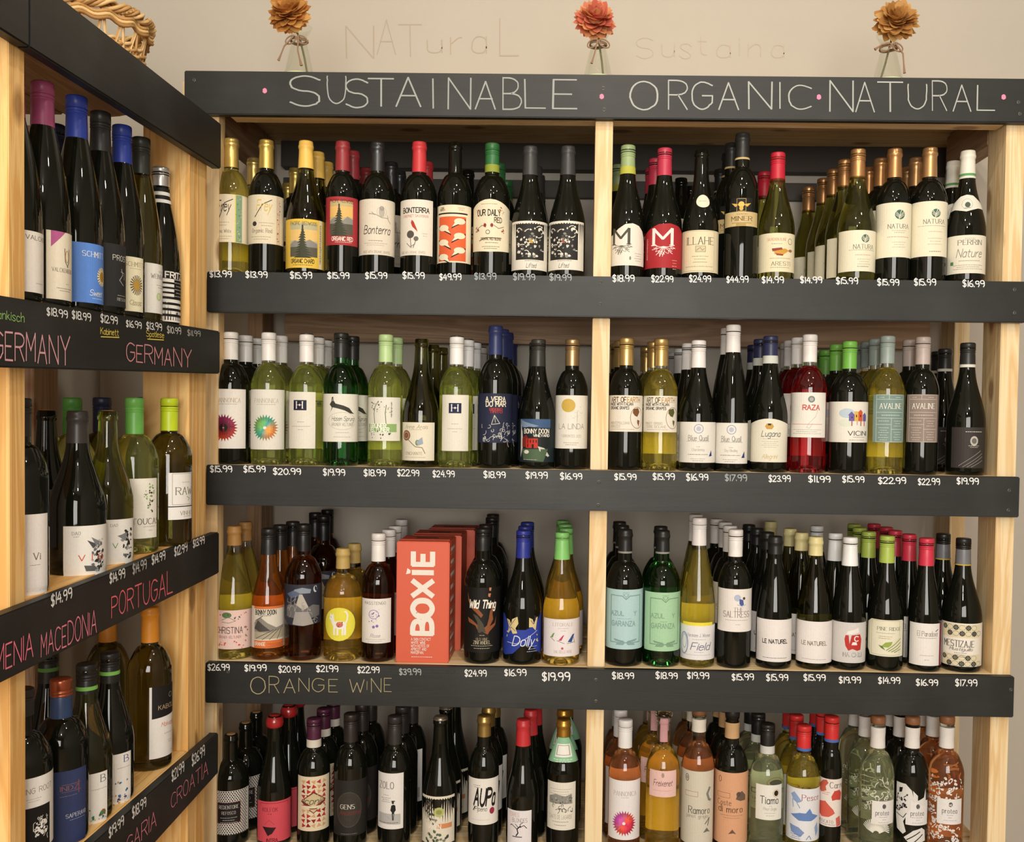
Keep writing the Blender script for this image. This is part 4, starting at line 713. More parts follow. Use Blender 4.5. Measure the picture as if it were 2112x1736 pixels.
def cap_parts(root, cs, P, H, zb):
    kind, col = cs[0], cs[1]; ringc = cs[3] if len(cs) > 3 else ''; topc = cs[4] if len(cs) > 4 else ''
    def part(name, prof, m, ct=True, cb=False, smooth=True):
        V, F = lathe(prof, 32, ct, cb); return mk(name, V, F, m, root, smooth=smooth)
    L = H - zb; rr = lambda z, o=.0007: r_at(P, z) + o
    if kind == 'n':
        part('cork', [(.0090, H - .001), (.0092, H + .0006), (.008, H + .0009)], mat('cork', 'a8804c', rough=.8)); return
    if kind == 'v':
        part('glass_stopper', [(.0150, H - .004), (.019, H), (.0195, H + .004), (.017, H + .007), (.008, H + .008)], glass('N'), cb=True); return
    if kind == 'x':
        pr = [(.0152, H - .006), (.0154, H - .004), (.0138, H - .001), (.0120, H + .0012), (.006, H + .0018)]
        V, F = lathe(pr, 42, True, False)
        for i in range(42):
            if i % 2: V[i] = (V[i][0] * .93, V[i][1] * .93, V[i][2])
        mk('crown_cap', V, F, mat('crown_metal', 'c8c4b8', rough=.25, metal=.9), root); return
    if kind == 'w':
        part('wax_seal', [(rr(zb, .001), zb), (.0180, zb + .003), (.0186, zb + L * .45), (.0165, zb + L * .8), (.011, H + .001), (.005, H + .0025)], mat('wax_' + col, col, rough=.25, coat=.4)); return
    if kind == 'k':
        ln = (float(topc) if topc else 42) * .00104
        part('cork_stopper', [(.0125, H - .012), (.0152, H - .011), (.0158, H - .006), (.0158, H + .002), (.0148, H + .005), (.008, H + .0058)], mat('stopper_' + col, col, rough=.45), cb=True)
        part('paper_collar', [(rr(zb - ln, .0012), zb - ln), (rr(zb - ln * .5, .001), zb - ln * .5), (rr(zb - ln * .25, .0018), zb - ln * .25), (.0158, zb)], paper(ringc), ct=False); 
        if len(cs) > 4 or col == '1a1818': pass
        return
    m = capmat(col, kind)
    top = H + .0009
    if kind in 'sgtyz':
        r0 = .0150; split = zb + L * (.60 if kind != 't' else .72)
        rb = max(rr(zb, .0006), .0149) if kind == 't' else min(.0160, max(rr(zb, .0005), r0 - .0002))
        if kind == 't': rb = .0172
        if kind == 'y': skirt_m, m = m, mat('foil_copper_top', 'a4583c', rough=.3, metal=.7)
        elif kind == 'z': skirt_m = m
        else: skirt_m = m
        part('cap_skirt', [(rb, zb), (rb - (rb - r0) * .5, zb + (split - zb) * .5), (r0, split - .002), (r0 - .0004, split)], skirt_m, ct=False)
        pr = [(r0 - .0004, split), (r0 + .0006, split + .001)]; z = split + .0025; nrib = 3
        while z < top - L * .24:
            pr += [(r0 + .0006, z), (r0 - .0003, z + .0006), (r0 - .0003, z + .0018), (r0 + .0006, z + .0024)]; z += .0052
        pr += [(r0 + .0004, top - .003), (r0 - .0002, top - .001), (r0 - .0018, top)]
        if kind == 'g': part('cap_top', pr, mat('cap_' + topc + 's', topc, rough=.38)); topc = ''
        else: part('screw_cap', pr, m)
        if topc: V, F = lathe([(r0 - .0014, top), (r0 - .0016, top + .0016), (r0 - .003, top + .002)], 28, True, True); mk('cap_disc', V, F, mat('cap_disc_' + topc, topc, rough=.3), root)
        if ringc:
            hh = .0165 if ringc in ('c9ccc4', 'd4ccc0', 'd0d0cc') else (.006 if ringc not in ('c8a83c', '8f9a3a', 'b7b64a') else (.0025 if ringc == 'c8a83c' else L * .26))
            zz = zb if ringc in ('8f9a3a', 'b7b64a', '7cb858', '5c8c40', '4c6cb0', 'c8a83c', 'd8d4cc') else zb - hh
            if ringc in ('7cb858', '5c8c40'): zz = zb + L * .36
            part('cap_band', [(max(rr(zz, .001), r0 + .0005), zz), (max(rr(zz + hh, .001), r0 + .0005), zz + hh)], paper(ringc), ct=False)
        if kind == 'z':
            for i, c in enumerate(['181818', 'e8e4de', '181818', 'e8e4de']):
                zz = zb - .004 - i * .007; part('neck_band', [(rr(zz - .0065, .0008), zz - .0065), (rr(zz, .0008), zz)], paper(c), ct=False)
        return
    pr = [(rr(zb, .0007), zb)]; n = 5
    for i in range(1, n + 1): z = zb + (H - .0165 - zb) * i / n; pr.append((rr(z, .0007), z))
    pr += [(.0158, H - .0145), (.0161, H - .012), (.0161, H - .0095), (.0152, H - .008), (.0150, H - .003), (.0143, top - .0006), (.0125, top)]
    part('foil_capsule', pr, m)
    if ringc:
        hh = .004 if ringc != '5c9a5e' else .005; zz = zb if ringc != '5c9a5e' else zb + .005
        part('cap_band', [(rr(zz, .0011), zz), (rr(zz + hh, .0011), zz + hh)], paper(ringc), ct=False)
def set_label(root, pos, P, R, spec, depth_k, cxpx, Rpx, zfun, az0, seq):
    """paper label (or direct print) following the glass; az0 points from the bottle to the viewer's side"""
    head, *ops = spec.split(';'); h = head.split(','); x0, x1, y0, y1 = map(float, h[:4]); base = h[4]; sh = h[5] if len(h) > 5 else ''
    zt, zb = zfun(y0), zfun(y1); zm = (zt + zb) / 2; R0 = r_at(P, zm); rp = Rpx * R0 / R
    arc = lambda x: asin(max(-1, min(1, (x - cxpx) / rp)))
    a0, a1 = arc(x0), arc(x1); ac = (a0 + a1) / 2
    e0 = a0 - (.35 if (x0 - cxpx) / rp < -.97 else 0); e1 = a1 + (.35 if (x1 - cxpx) / rp > .97 else 0)
    k = (zt - zb) / (y1 - y0)
    art = Art()
    if base != '00': art.add([outline(sh, (e0 - ac) * rp, (e1 - ac) * rp, y1 - y0)], base)
    draw(art, ops)
    taper = abs(r_at(P, zt) - r_at(P, zb)) > .0006
    def fn(x, y, lay):
        z = min(zt - y * k, P[-1][1]); th = az0 + ac + x / rp
        r = r_at(P, max(z, .004)) + (.00022 if sh != 'T' else .0012) + .00003 * min(lay, 34)
        if sh == 'T': r = max(r, .0165 + y * .0003) + .00012 * lay
        return (r * cos(th), r * sin(th), z)
    return build_art('label' if seq == 0 else 'neck_label' if zm > P[-1][1] * .62 else 'front_label', art, fn, 5.0 if R0 > .028 else 2.2, root, stepy=(9.0 if R0 > .028 else 4.0) if taper else None, lim=((e0 - ac) * rp - .01, (e1 - ac) * rp + .01))
def solid(P, k, H):
    """closed glass body filled with wine; clear bottles get a pushed-up base and an empty neck"""
    seg = 40; clear = k in 'YVALPCGQ'
    prof = ([(.001, .016), (R_(0) + .012, .015), (.022, .009), (.029, .002)] if clear else []) + P
    V, F = lathe(prof, seg); fill = P[-1][1] * .80
    mi = None
    if clear and k != 'G': mi = [1 if sum(V[i][2] for i in f) / len(f) > fill else 0 for f in F]
    return V, F, mi
def make_bottle(pos, R, H, typ, k, capspec, zcapb, name='wine_bottle'):
    root = empty(name, pos); P = shape(typ, R, H)
    V, F, mi = solid(P, k, H)
    ms = [glass(k)] + ([glass('N')] if mi else [])
    mk('glass_body', V, F, ms, root, mi, smooth=True)
    cap_parts(root, capspec, P, H, zcapb - pos[2])
    if k in 'YVALPQ' : # back label, seen through the wine
        art = Art(); art.add([rect(-26, 0, 26, 90)], 'ddd8cc')
        build_art('back_label', art, lambda x, y, lay: ((R + .0003) * cos(pi / 2 + x * .001 / R), (R + .0003) * sin(pi / 2 + x * .001 / R), .035 + (90 - y) * .001), 5, root)
    return root, P
def copy_tree(o, loc):
    c = o.copy(); C.objects.link(c); c.location = loc
    for ch in o.children: d = ch.copy(); C.objects.link(d); d.parent = c
    return c
FLOOR = {1: 1.1695, 2: .7702, 3: .3572, 4: -.045}
ROWN = {1: 'top shelf', 2: 'second shelf', 3: 'third shelf', 4: 'bottom shelf'}
ORD = ['first', 'second', 'third', 'fourth', 'fifth']
OCC = []
def shorten(d, n): w_ = d.split(); return ' '.join(w_[:n]).rstrip(',') if len(w_) > n else d
def parse(txt):
    out = []
    for ln in txt.strip().split('\n'):
        if ln[0] == '@': out.append((ln[1:].split('|'), []))
        elif ln[0] == '=': out[-1][1].append(ln[1:])
    return out
def right_bottles():
    for (hd, back, desc), labels in parse(RIGHT):
        row, cx, top, Rp, typ, k, cap = hd.split(); row, cx, top, Rp = int(row), float(cx), float(top), float(Rp)
        z0 = FLOOR[row]; yb = .026 + .040
        R = Rp * .001 * (2 + yb) / 2; yb = .024 + R; mid = (onY(cx, top, yb).z + z0) / 2
        pym = proj((cx * .001, yb, mid))[1]; X = onY(cx, pym, yb).x
        for (ox, oy, orr, orow) in OCC:
            if orow == row and (ox - X) ** 2 + (oy - yb) ** 2 < (orr + R + .0004) ** 2:
                R = min(R, sqrt((ox - X) ** 2 + (oy - yb) ** 2) - orr - .0004)
        H = onY(cx, top, yb).z - z0; cs = cap.split(':')
        if cs[0] == 'n': cs = ['n', 'a', cs[1]]
        zc = onY(cx, float(cs[2]), yb - .014).z
        pos = Vector((X, yb, z0)); root, P = make_bottle(pos, R, H, typ, k, cs, zc)
        OCC.append((X, yb, R, row))
        side = 'left bay' if cx < 1220 else 'right bay'
        d = desc.strip(); tag(root, d + (' on the ' + ROWN[row] if len(d.split()) <= 12 else ''), 'bottle', 'front row on the %s, %s' % (ROWN[row], side))
        az0 = atan2(CAM.y - yb, CAM.x - X); Rpx = R * FPX / (2 + yb)
        for i, L in enumerate(labels):
            set_label(root, pos, P, R, L, 0, proj((X, yb, mid))[0], Rpx, lambda py: onY(cx, py, yb - R).z - z0, az0, len(labels) - 1 - i)
        key = ' '.join(d.split()[:7]).rstrip(',')
        n = 0; lastk = 0
        for b in back.split():
            bx, by = map(float, b.split(','))
            # depth from how far the cap top has moved toward the horizon
            d0 = 870 - top; d1 = 870 - by; yy = (2 + yb) * d0 / d1 - 2 if abs(d1) > 20 else yb + .08
            kk = max(lastk + 1, round((yy - yb) / (2 * R + .003))); lastk = kk
            yy = yb + kk * (2 * R + .003)
            if yy > .43: yy = .432
            p = onY(bx, by, yy); X2 = p.x
            for _ in range(6):
                for (ox, oy, orr, orow) in OCC:
                    dd = sqrt((ox - X2) ** 2 + (oy - yy) ** 2)
                    if orow == row and dd < orr + R + .0005:
                        need = orr + R + .0008 - dd
                        if dd < 1e-6: X2 += need
                        else: X2 += (X2 - ox) / dd * need; yy += (yy - oy) / dd * need
            if yy > .445 or any(orow == row and sqrt((ox - X2) ** 2 + (oy - yy) ** 2) < orr + R - .004 for (ox, oy, orr, orow) in OCC): print('skip back', row, bx, by); continue
            c = copy_tree(root, (X2, yy, z0)); OCC.append((X2, yy, R, row)); n += 1
            tag(c, '%s bottle behind the front one, %s' % (ORD[n - 1], d if len(d.split()) <= 9 else shorten(d, 9)), 'bottle', 'bottles behind the front row, ' + ROWN[row])
            c.rotation_euler.z = random.Random(bx).uniform(-.25, .25)
def left_floor(row, Y):
    a, b = {1: (1.015, 1.040), 2: (.621, .640), 3: (.233, .236)}[row]; t = (Y + .818) / .74; return a + (b - a) * t
def left_bottles():
    for (hd, xo, desc), labels in parse(LEFT):
        row, px, top, Rm, typ, k, cap = hd.split(); row, px, top, R = int(row), float(px), float(top), float(Rm) * .001
        X = float(xo) if xo.strip() else .42
        Y = onX(px, (top + {1: 640, 2: 1160, 3: 1640}[row]) / 2, X).y
        if X > .37: Y = min(Y, -.184 - R - .001)
        if px < 60 and X > .37: Y = max(Y, -.729 + R + .001)
        for _ in range(8):
            for (ox, oy, orr, orow) in OCC:
                dd = sqrt((ox - X) ** 2 + (oy - Y) ** 2)
                if orow == -row and dd < orr + R + .0006: n_ = orr + R + .0008 - dd; Y += n_ * (1 if Y > oy else -1)
        OCC.append((X, Y, R, -row)); z0 = left_floor(row, Y); H = onY(px, top, Y).z - z0; cs = cap.split(':')
        if cs[0] == 'n': cs = ['n', 'a', cs[1]]
        zc = onY(px, float(cs[2]), Y - .014).z; pos = Vector((X, Y, z0)); root, P = make_bottle(pos, R, H, typ, k, cs, zc)
        tag(root, desc.strip(), 'bottle', 'bottles in the left shelf unit, ' + {1: 'upper', 2: 'middle', 3: 'lower'}[row] + ' level')
        az0 = atan2(CAM.y - Y, CAM.x - X); cxp = proj((X, Y, z0 + H * .35))[0]; Rpx = R * FPX / (2 + Y)
        for i, L in enumerate(labels):
            set_label(root, pos, P, R, L, 0, cxp, Rpx, lambda py: onY(px, py, Y - R * .9).z - z0, az0, len(labels) - 1 - i)
# ---------------------------------------------------------------- room shell
def plaster(key, a, b_):
    m = mat(key, a, rough=.85, spec=.2); nt = m.node_tree; N = nt.nodes; L = nt.links
    tc = N.new('ShaderNodeTexCoord'); n = N.new('ShaderNodeTexNoise'); n.inputs['Scale'].default_value = 3.5; n.inputs['Detail'].default_value = 8
    L.new(tc.outputs['Object'], n.inputs['Vector']); mx = N.new('ShaderNodeMixRGB'); mx.inputs['Color1'].default_value = (*hexc(a), 1); mx.inputs['Color2'].default_value = (*hexc(b_), 1)
    L.new(n.outputs['Fac'], mx.inputs['Fac']); L.new(mx.outputs[0], N['Principled BSDF'].inputs['Base Color'])
    n2 = N.new('ShaderNodeTexNoise'); n2.inputs['Scale'].default_value = 420; L.new(tc.outputs['Object'], n2.inputs['Vector'])
    bp = N.new('ShaderNodeBump'); bp.inputs['Strength'].default_value = .12; bp.inputs['Distance'].default_value = .0006; L.new(n2.outputs['Fac'], bp.inputs['Height']); L.new(bp.outputs[0], N['Principled BSDF'].inputs['Normal'])
    return m
WALL = plaster('wall_plaster', 'bdb5aa', 'b5ada1'); FAR = plaster('far_wall_paint', 'aaa298', 'a0988e')
YW, XL, FZ, CZ = .482, -.035, -.62, 2.72
def struct(name, *a, m=None, par=None):
    o = box(name, *a, m or WALL, par, 0); tag(o, kind='structure'); return o
wb = struct('wall_back', XL - .1, 3.3, YW, YW + .1, FZ, CZ)
struct('wall_left', XL - .1, XL, -4.5, YW, FZ, CZ)
struct('wall_right', 3.2, 3.3, -4.5, YW, FZ, CZ, m=FAR)
struct('wall_front', XL - .1, 3.3, -4.6, -4.5, FZ, CZ, m=FAR)
struct('ceiling', XL - .1, 3.3, -4.6, YW + .1, CZ, CZ + .1, m=plaster('ceiling_paint', 'b0aaa0', 'a8a298'))
struct('floor', XL - .1, 3.3, -4.6, YW + .1, FZ - .08, FZ, m=wood('floor_boards', 'b49a7c', 'a08668', 0, knots=False))
# ---------------------------------------------------------------- shelving
BR = black_paint(0)
def quadboard(name, pts, y0, y1, m, parent): # pts: four (x, z) corners, going round
    P = [(x, y0, z) for x, z in pts[:2]] + [(x, y1, z) for x, z in pts[1::-1]] + [(x, y0, z) for x, z in (pts[3], pts[2])] + [(x, y1, z) for x, z in (pts[2], pts[3])]
    return hexa(name, P, m, parent, .0018)
ru = empty('wine_shelf', (1.26, .2, FZ), 'wide pine wall shelf with black painted front boards, facing the camera', 'shelf')
FB = []
for i, (x0, x1, zt, zb) in enumerate([(.374, 2.165, 1.5791, 1.4908), (.422, 2.1045, 1.1695, 1.0862), (.422, 2.101, .7702, .687), (.422, 2.1015, .3572, .2724), (.422, 2.10, -.045, -.13), (.422, 2.10, -.45, -.535)]):
    b = box('fascia_board', x0, x1, 0, .019, zb, zt, BR, ru, .0018); FB.append(b)
    if i: # planks flush with the top of the board
        for j, (y0, y1) in enumerate([(.0195, .155), (.158, .300), (.303, .446)]): box('shelf_plank', .424, 2.098, y0, y1, zt - .019, zt, pine(0), ru)
        box('front_rail', .462, 2.058, .0195, .0575, zb + .004, zt - .0195, pine(0), ru)
        box('back_rail', .462, 2.058, .408, .446, zt - .108, zt - .0195, plywood(0), ru)
    else:
        for j, (y0, y1) in enumerate([(.0195, .155), (.158, .300), (.303, .478)]): box('shelf_plank', .376, 2.150, y0, y1, zt - .0145, zt, pine(0), ru)
        box('front_rail', .462, 2.058, .0195, .0575, zb + .001, zt - .015, pine(0), ru)
        box('back_rail', .44, 2.15, .442, .480, 1.50, zt - .015, mat('dark_stained_rail', '3a342e', rough=.6), ru)
        box('back_rail', .44, 2.15, .462, .481, 1.435, 1.478, mat('dark_stained_rail', '3a342e', rough=.6), ru)
    if i == 1:
        box('side_rail', 2.062, 2.10, .11, .34, 1.475, 1.56, plywood(1), ru); box('side_rail', .386, .4235, .058, .356, 1.475, 1.562, plywood(1), ru)
for nm, x0, x1, y0, y1 in (('front_post', .362, .4385, .020, .057), ('front_post', 1.2195, 1.2555, .0575, .1465), ('front_post', 2.063, 2.101, .020, .109), ('back_post', .388, .4235, .357, .446), ('back_post', 2.099, 2.135, .357, .446)):
    top = 1.564; 
    if x0 == 1.2195:
        # the middle upright is cut between the boards; its face sits just behind them
        for zt, zb in ((1.505, 1.1702), (1.1, .771), (.7, .358), (.29, -.044)): box('middle_post', 1.2195 - (1.5 - zt) * .0, 1.2555, .0192 if zt > 1.4 else .0192, .108, zb, min(zt, {1.505: 1.4905, 1.1: 1.0858, .7: .6866, .29: .272}[zt]), pine(2), ru)
    else: box(nm, x0, x1, y0, y1, FZ, top, pine(2) if x0 > 1 or nm == 'front_post' else plywood(2), ru)
# left unit: runs towards the camera at right angles
lu = empty('wine_shelf', (.27, -.5, FZ), 'pine shelf unit with black boards at left, running toward the camera', 'shelf')
XF = .478
def lboard(z0, z1, ya, yb_, name='fascia_board', x0=XF - .019, x1=XF, m=None):
    """z0 = (bottom, top) at ya, z1 = (bottom, top) at yb_"""
    P = [(x0, ya, z0[0]), (x1, ya, z0[0]), (x1, yb_, z1[0]), (x0, yb_, z1[0]), (x0, ya, z0[1]), (x1, ya, z0[1]), (x1, yb_, z1[1]), (x0, yb_, z1[1])]
    return hexa(name, P, m or black_paint(1), lu, .0022)
def lz(a, b, Y): return a + (b - a) * (Y + .818) / .738
LB = []
for (b0, b1, t0, t1, ye) in ((1.338, 1.360, 1.433, 1.449, -.074), (.927, .9555, 1.015, 1.040, -.076), (.537, .5575, .621, .640, -.076), (.121, .153, .233, .236, -.076), (-.29, -.26, -.20, -.17, -.076)):
    segs = [(-1.28, -.752), (-.7512, ye)] if t0 > 1.4 else [(-1.28, ye)]
    for ya, yb_ in segs: LB.append(lboard((lz(b0, b1, ya), lz(t0, t1, ya)), (lz(b0, b1, yb_), lz(t0, t1, yb_)), ya, yb_))
    w_ = pine_warm(1) if t0 < 1.4 else plywood(1)
    for x0, x1 in ((.372, XF - .0195), (.226, .369), (.082, .223)):
        ya, yb_ = -1.27, -.03 if x1 < .37 else -.185
        if x0 == .372:
            for ya, yb_ in ((-.727, -.186),): lboard((lz(t0, t1, ya) - .018, lz(t0, t1, ya)), (lz(t0, t1, yb_) - .018, lz(t0, t1, yb_)), ya, yb_, 'shelf_plank', x0, x1, w_)
        else: lboard((lz(t0, t1, ya) - .018, lz(t0, t1, ya)), (lz(t0, t1, -.186) - .018, lz(t0, t1, -.186)), ya, -.186, 'shelf_plank', x0, x1, w_)
PW = pine_warm(2)
box('front_post', .371, .4585, -.183, -.146, FZ, 1.431, PW, lu); box('front_post', .371, .4585, -.1455, -.097, FZ, 1.432, PW, lu)
box('front_post', .371, .4585, -.766, -.729, FZ, 1.412, PW, lu)
box('back_post', .078, .165, -.184, -.097, FZ, 1.41, plywood(2), lu)
box('back_post', .078, .165, -.766, -.729, FZ, 1.41, plywood(2), lu)
box('end_rail', .166, .3705, -.183, -.146, 1.298, 1.372, pine_warm(0), lu)
box('end_rail', .10, .3705, -.766, -.73, 1.29, 1.345, pine_warm(0), lu)
box('end_panel', .10, .366, -.812, -.806, .62, 1.29, plywood(2), lu) if False else None
# screws in the boards
SCR = mat('screw_painted', '45433f', rough=.4, metal=.4)
def screw(parent, p, axis='y'):
    V, F = lathe([(.0040, 0), (.0042, .0006), (.0022, .0010), (.0009, .0004)], 12, True, True)
    R3 = Matrix.Rotation(pi / 2, 3, 'X') if axis == 'y' else Matrix.Rotation(pi / 2, 3, 'Y')
    o = mk('screw', [R3 @ Vector(v) for v in V], F, SCR, parent); o.location = Vector(p) - parent.matrix_world.translation if False else Vector(p) - Vector(parent.location) - Vector(parent.parent.location)
for i, px, py in ((0, 1244, 182), (0, 1246, 226), (0, 2101, 211), (0, 2104, 235), (0, 400, 165), (1, 1238, 582), (1, 1238, 627), (1, 2093, 597), (1, 2093, 645), (2, 1235, 994), (2, 1234, 1041), (2, 2082, 1011), (2, 2080, 1052), (3, 1229, 1402), (3, 1229, 1446), (3, 2085, 1422), (3, 470, 1385)):
    screw(FB[i], onY(px, py, -.0001))
# ---------------------------------------------------------------- chalk
def chalkmat(h): return mat('chalk_' + h, h, rough=.95, spec=.1)
def chalk(board, s, px, py, h, col, W=None, plane='Y', slope=0, style='c', seed=None, name='chalk_price'):
    """handwriting lying on the board's face; px, py is its centre"""
    rnd = random.Random(seed if seed is not None else int(px * 7 + py)); q, wd = text2d(s, h, style, W, rnd)
    off = Vector(board.location) + Vector(board.parent.location) if board.parent else Vector(board.location)
    fs = onY if plane == 'Y' else onX; lvl = -.0006 if plane == 'Y' else XF + .0006
    c0 = fs(px, py, lvl); V, F = [], []
    # local frame measured on the plane itself, so letters are truly written on it
    dx = fs(px + 5, py + slope * 5, lvl) - fs(px - 5, py - slope * 5, lvl); dx /= 10; dz = (fs(px, py - 5, lvl) - fs(px, py + 5, lvl)) / 10
    if plane == 'X':
        for p in q:
            i = len(V)
            for x, y in p: V.append(fs(px + x, py + slope * x - y, lvl + (i // 4 % 5) * .00001) - off)
            F.append(tuple(range(i, i + len(p))))
    else:
        for p in q: i = len(V); V += [c0 + dx * x + dz * y - off - Vector((0, (i // 4 % 5) * .00001, 0)) for x, y in p]; F.append(tuple(range(i, i + len(p))))
    n = board
    if len(F) == 0: return
    o = mk(name, V, F, chalkmat(col), board); return o
WH = 'e8e8e8'
for bi, y, it in ((1, 0, [(455, 565, '13.99'), (529, 566, '13.99'), (621, 568, '15.99'), (698, 568, '15.99'), (776, 568, '15.99'), (853, 568, '15.99'), (929, 571, '49.99'), (1001, 570, '13.99'), (1081, 571, '19.99'), (1156, 572, '19.99'), (1286, 574, '18.99'), (1366, 575, '22.99'), (1444, 575, '24.99'), (1521, 576, '44.99'), (1594, 577, '14.99'), (1673, 577, '14.99'), (1747, 579, '15.99'), (1832, 582, '15.99'), (1908, 582, '15.99'), (2008, 585, '16.99')]),
               (2, 0, [(456, 967, '15.99'), (525, 967, '15.99'), (592, 972, '20.99'), (689, 974, '19.99'), (773, 975, '18.99'), (842, 975, '22.99'), (915, 977, '24.99'), (1020, 979, '18.99'), (1107, 980, '19.99'), (1178, 982, '16.99'), (1290, 983, '15.99'), (1369, 983, '15.99'), (1438, 984, '16.99'), (1518, 985, '17.99'), (1608, 987, '23.99'), (1690, 988, '11.99'), (1760, 988, '15.99'), (1840, 991, '22.99'), (1916, 993, '22.99'), (1996, 992, '19.99')]),
               (3, 0, [(451, 1376, '26.99'), (527, 1377, '19.99'), (597, 1380, '20.99'), (675, 1379, '21.99'), (760, 1381, '22.99'), (846, 1385, '39.99'), (981, 1388, '24.99'), (1063, 1387, '16.99'), (1147, 1395, '19.99'), (1285, 1393, '18.99'), (1375, 1393, '18.99'), (1440, 1393, '19.99'), (1532, 1396, '15.99'), (1603, 1397, '15.99'), (1680, 1397, '15.99'), (1753, 1402, '19.99'), (1834, 1403, '14.99'), (1912, 1407, '16.99'), (1993, 1408, '17.99')])):
    for px, py, s in it:
        faint = s == '39.99' or (px, bi) in ((1081, 1), (1001, 1), (1156, 1), (1518, 2))
        chalk(FB[bi], '$' + s, px, py, 12.5 if px != 1147 else 16, 'a0a6a8' if faint else WH, 44 if px not in (1147, 592, 1840) else 56, slope=.012, style='w')
chalk(FB[3], '$19.99', 914, 1388, 12, '3c3c3a', 48, name='chalk_smudge', style='')
for s, px, py, W, h in (('S', 629, 186, 60, 62), ('U', 694, 187, 38, 54), ('S', 736, 190, 44, 62), ('T', 786, 190, 52, 60), ('A', 842, 191, 50, 60), ('I', 893, 192, 1, 62), ('N', 948, 194, 46, 62), ('A', 1001, 196, 42, 60), ('B', 1056, 193, 38, 62), ('L', 1104, 194, 42, 56), ('E', 1165, 194, 48, 62),
                        ('O', 1328, 196, 56, 58), ('R', 1398, 196, 38, 58), ('G', 1448, 196, 42, 58), ('A', 1503, 197, 40, 58), ('N', 1568, 198, 48, 56), ('I', 1609, 198, 1, 54), ('C', 1650, 200, 46, 50), ('N', 1736, 198, 48, 60), ('A', 1784, 200, 38, 58), ('T', 1836, 200, 52, 58), ('U', 1892, 200, 38, 52), ('R', 1938, 199, 30, 58), ('A', 1984, 202, 36, 54), ('L', 2034, 200, 36, 52)):
    q, _ = text2d(s, h, 'h', None)
    nm = 'chalk_letter'; wn = max(abs(x) for p in q for x, y in p) * 2
    # scale letters to their own width
    o = chalk(FB[0], s, px, py, h, '9c9f9c' if px < 1250 else 'a8aaa6', W if s != 'I' else None, slope=.011, style='z', seed=px, name=nm)
for px, py in ((546, 187), (1241, 199), (1689, 200), (2070, 200)):
    c0 = onY(px, py, -.0007); V = [c0 + Vector((.0045 * cos(a * pi / 6) * (1 + .15 * sin(3 * a)), 0, .0055 * sin(a * pi / 6))) - FB[0].location - ru.location for a in range(12)]
    mk('chalk_dot', V, [tuple(range(12))], chalkmat('f08aa8'), FB[0])
for s, px, W, h in (('O', 532, 30, 34), ('R', 565, 20, 33), ('A', 597, 23, 30), ('N', 627, 21, 27), ('G', 656, 24, 27), ('E', 687, 18, 27), ('W', 736, 30, 28), ('I', 757, 1, 18), ('N', 776, 20, 28), ('E', 800, 15, 26)):
    chalk(FB[3], s, px, 1413, h, 'a59a78', W if s != 'I' else None, slope=.012, style='z', seed=px, name='chalk_letter')
g, p3, c4 = LB[2], LB[3], LB[4]
for b, s, px, py, h, col, W, sl, nm in ((g, '$18.99', 118, 645, 15, WH, 42, .17, 'chalk_price'), (g, '$18.99', 168, 652, 15, WH, 38, .17, 'chalk_price'), (g, '$12.99', 225, 659, 15, WH, 34, .16, 'chalk_price'), (g, '$16.99', 276, 669, 13, WH, 31, .14, 'chalk_price'), (g, '$13.99', 318, 673, 14, WH, 31, .13, 'chalk_price'), (g, '$10.99', 359, 681, 13, 'c8c8c8', 28, .12, 'chalk_price'), (g, '$11.99', 400, 687, 11, 'a8a8a8', 26, .1, 'chalk_price'),
        (g, 'Kabinett', 226, 684, 13, 'e8d060', 37, .1, 'chalk_word'), (g, 'Spatlese', 320, 689, 12, 'e8d060', 36, .1, 'chalk_word'), (g, 'Frankisch', 14, 650, 18, '8fb870', 72, .16, 'chalk_word'),
        (g, 'GERMANY', 66, 717, 58, 'd8a0aa', 156, .09, 'chalk_word'), (g, 'GERMANY', 328, 733, 36, 'd8949c', 134, .11, 'chalk_word'),
        (p3, '$14.99', 127, 1230, 22, WH, 42, -.4, 'chalk_price'), (p3, '$14.99', 242, 1187, 19, WH, 31, -.4, 'chalk_price'), (p3, '$14.99', 288, 1168, 19, 'b8b8b8', 28, -.4, 'chalk_price'), (p3, '$14.99', 327, 1150, 17, WH, 27, -.4, 'chalk_price'), (p3, '$12.99', 373, 1133, 17, WH, 26, -.4, 'chalk_price'), (p3, '$13.99', 410, 1117, 15, WH, 23, -.4, 'chalk_price'),
        (p3, 'PORTUGAL', 293, 1226, 44, 'e8707c', 126, -.42, 'chalk_word'), (p3, 'MACEDONIA', 142, 1306, 46, 'e8889c', 114, -.44, 'chalk_word'), (p3, 'ARMENIA', 10, 1354, 50, 'ec7c94', 116, -.46, 'chalk_word'),
        (c4, '$26.99', 409, 1558, 20, WH, 26, -.86, 'chalk_price'), (c4, '$21.99', 367, 1590, 20, WH, 25, -.86, 'chalk_price'), (c4, '$18.99', 287, 1665, 20, WH, 28, -.9, 'chalk_price'), (c4, '$19.99', 240, 1704, 20, WH, 30, -.9, 'chalk_price'),
        (c4, 'CROATIA', 391, 1617, 30, 'c87c8c', 76, -.95, 'chalk_word'), (c4, 'BULGARIA', 270, 1737, 34, 'd08090', 104, -1.0, 'chalk_word')):
    chalk(b, s, px, py, h, col, W, 'X', sl, 'w' if nm == 'chalk_price' else '' if h < 20 else 'h', name=nm)
for px, py, W, sl in ((227, 695, 38, .04), (321, 700, 34, .06)):
    V = [onX(px + a * W / 2, py + a * W / 2 * sl + b_, XF + .0007) - Vector(g.location) - lu.location for a, b_ in ((-1, 1), (1, 1), (1, -1), (-1, -1))]
    mk('chalk_underline', V, [(0, 1, 2, 3)], chalkmat('e8d060'), g)
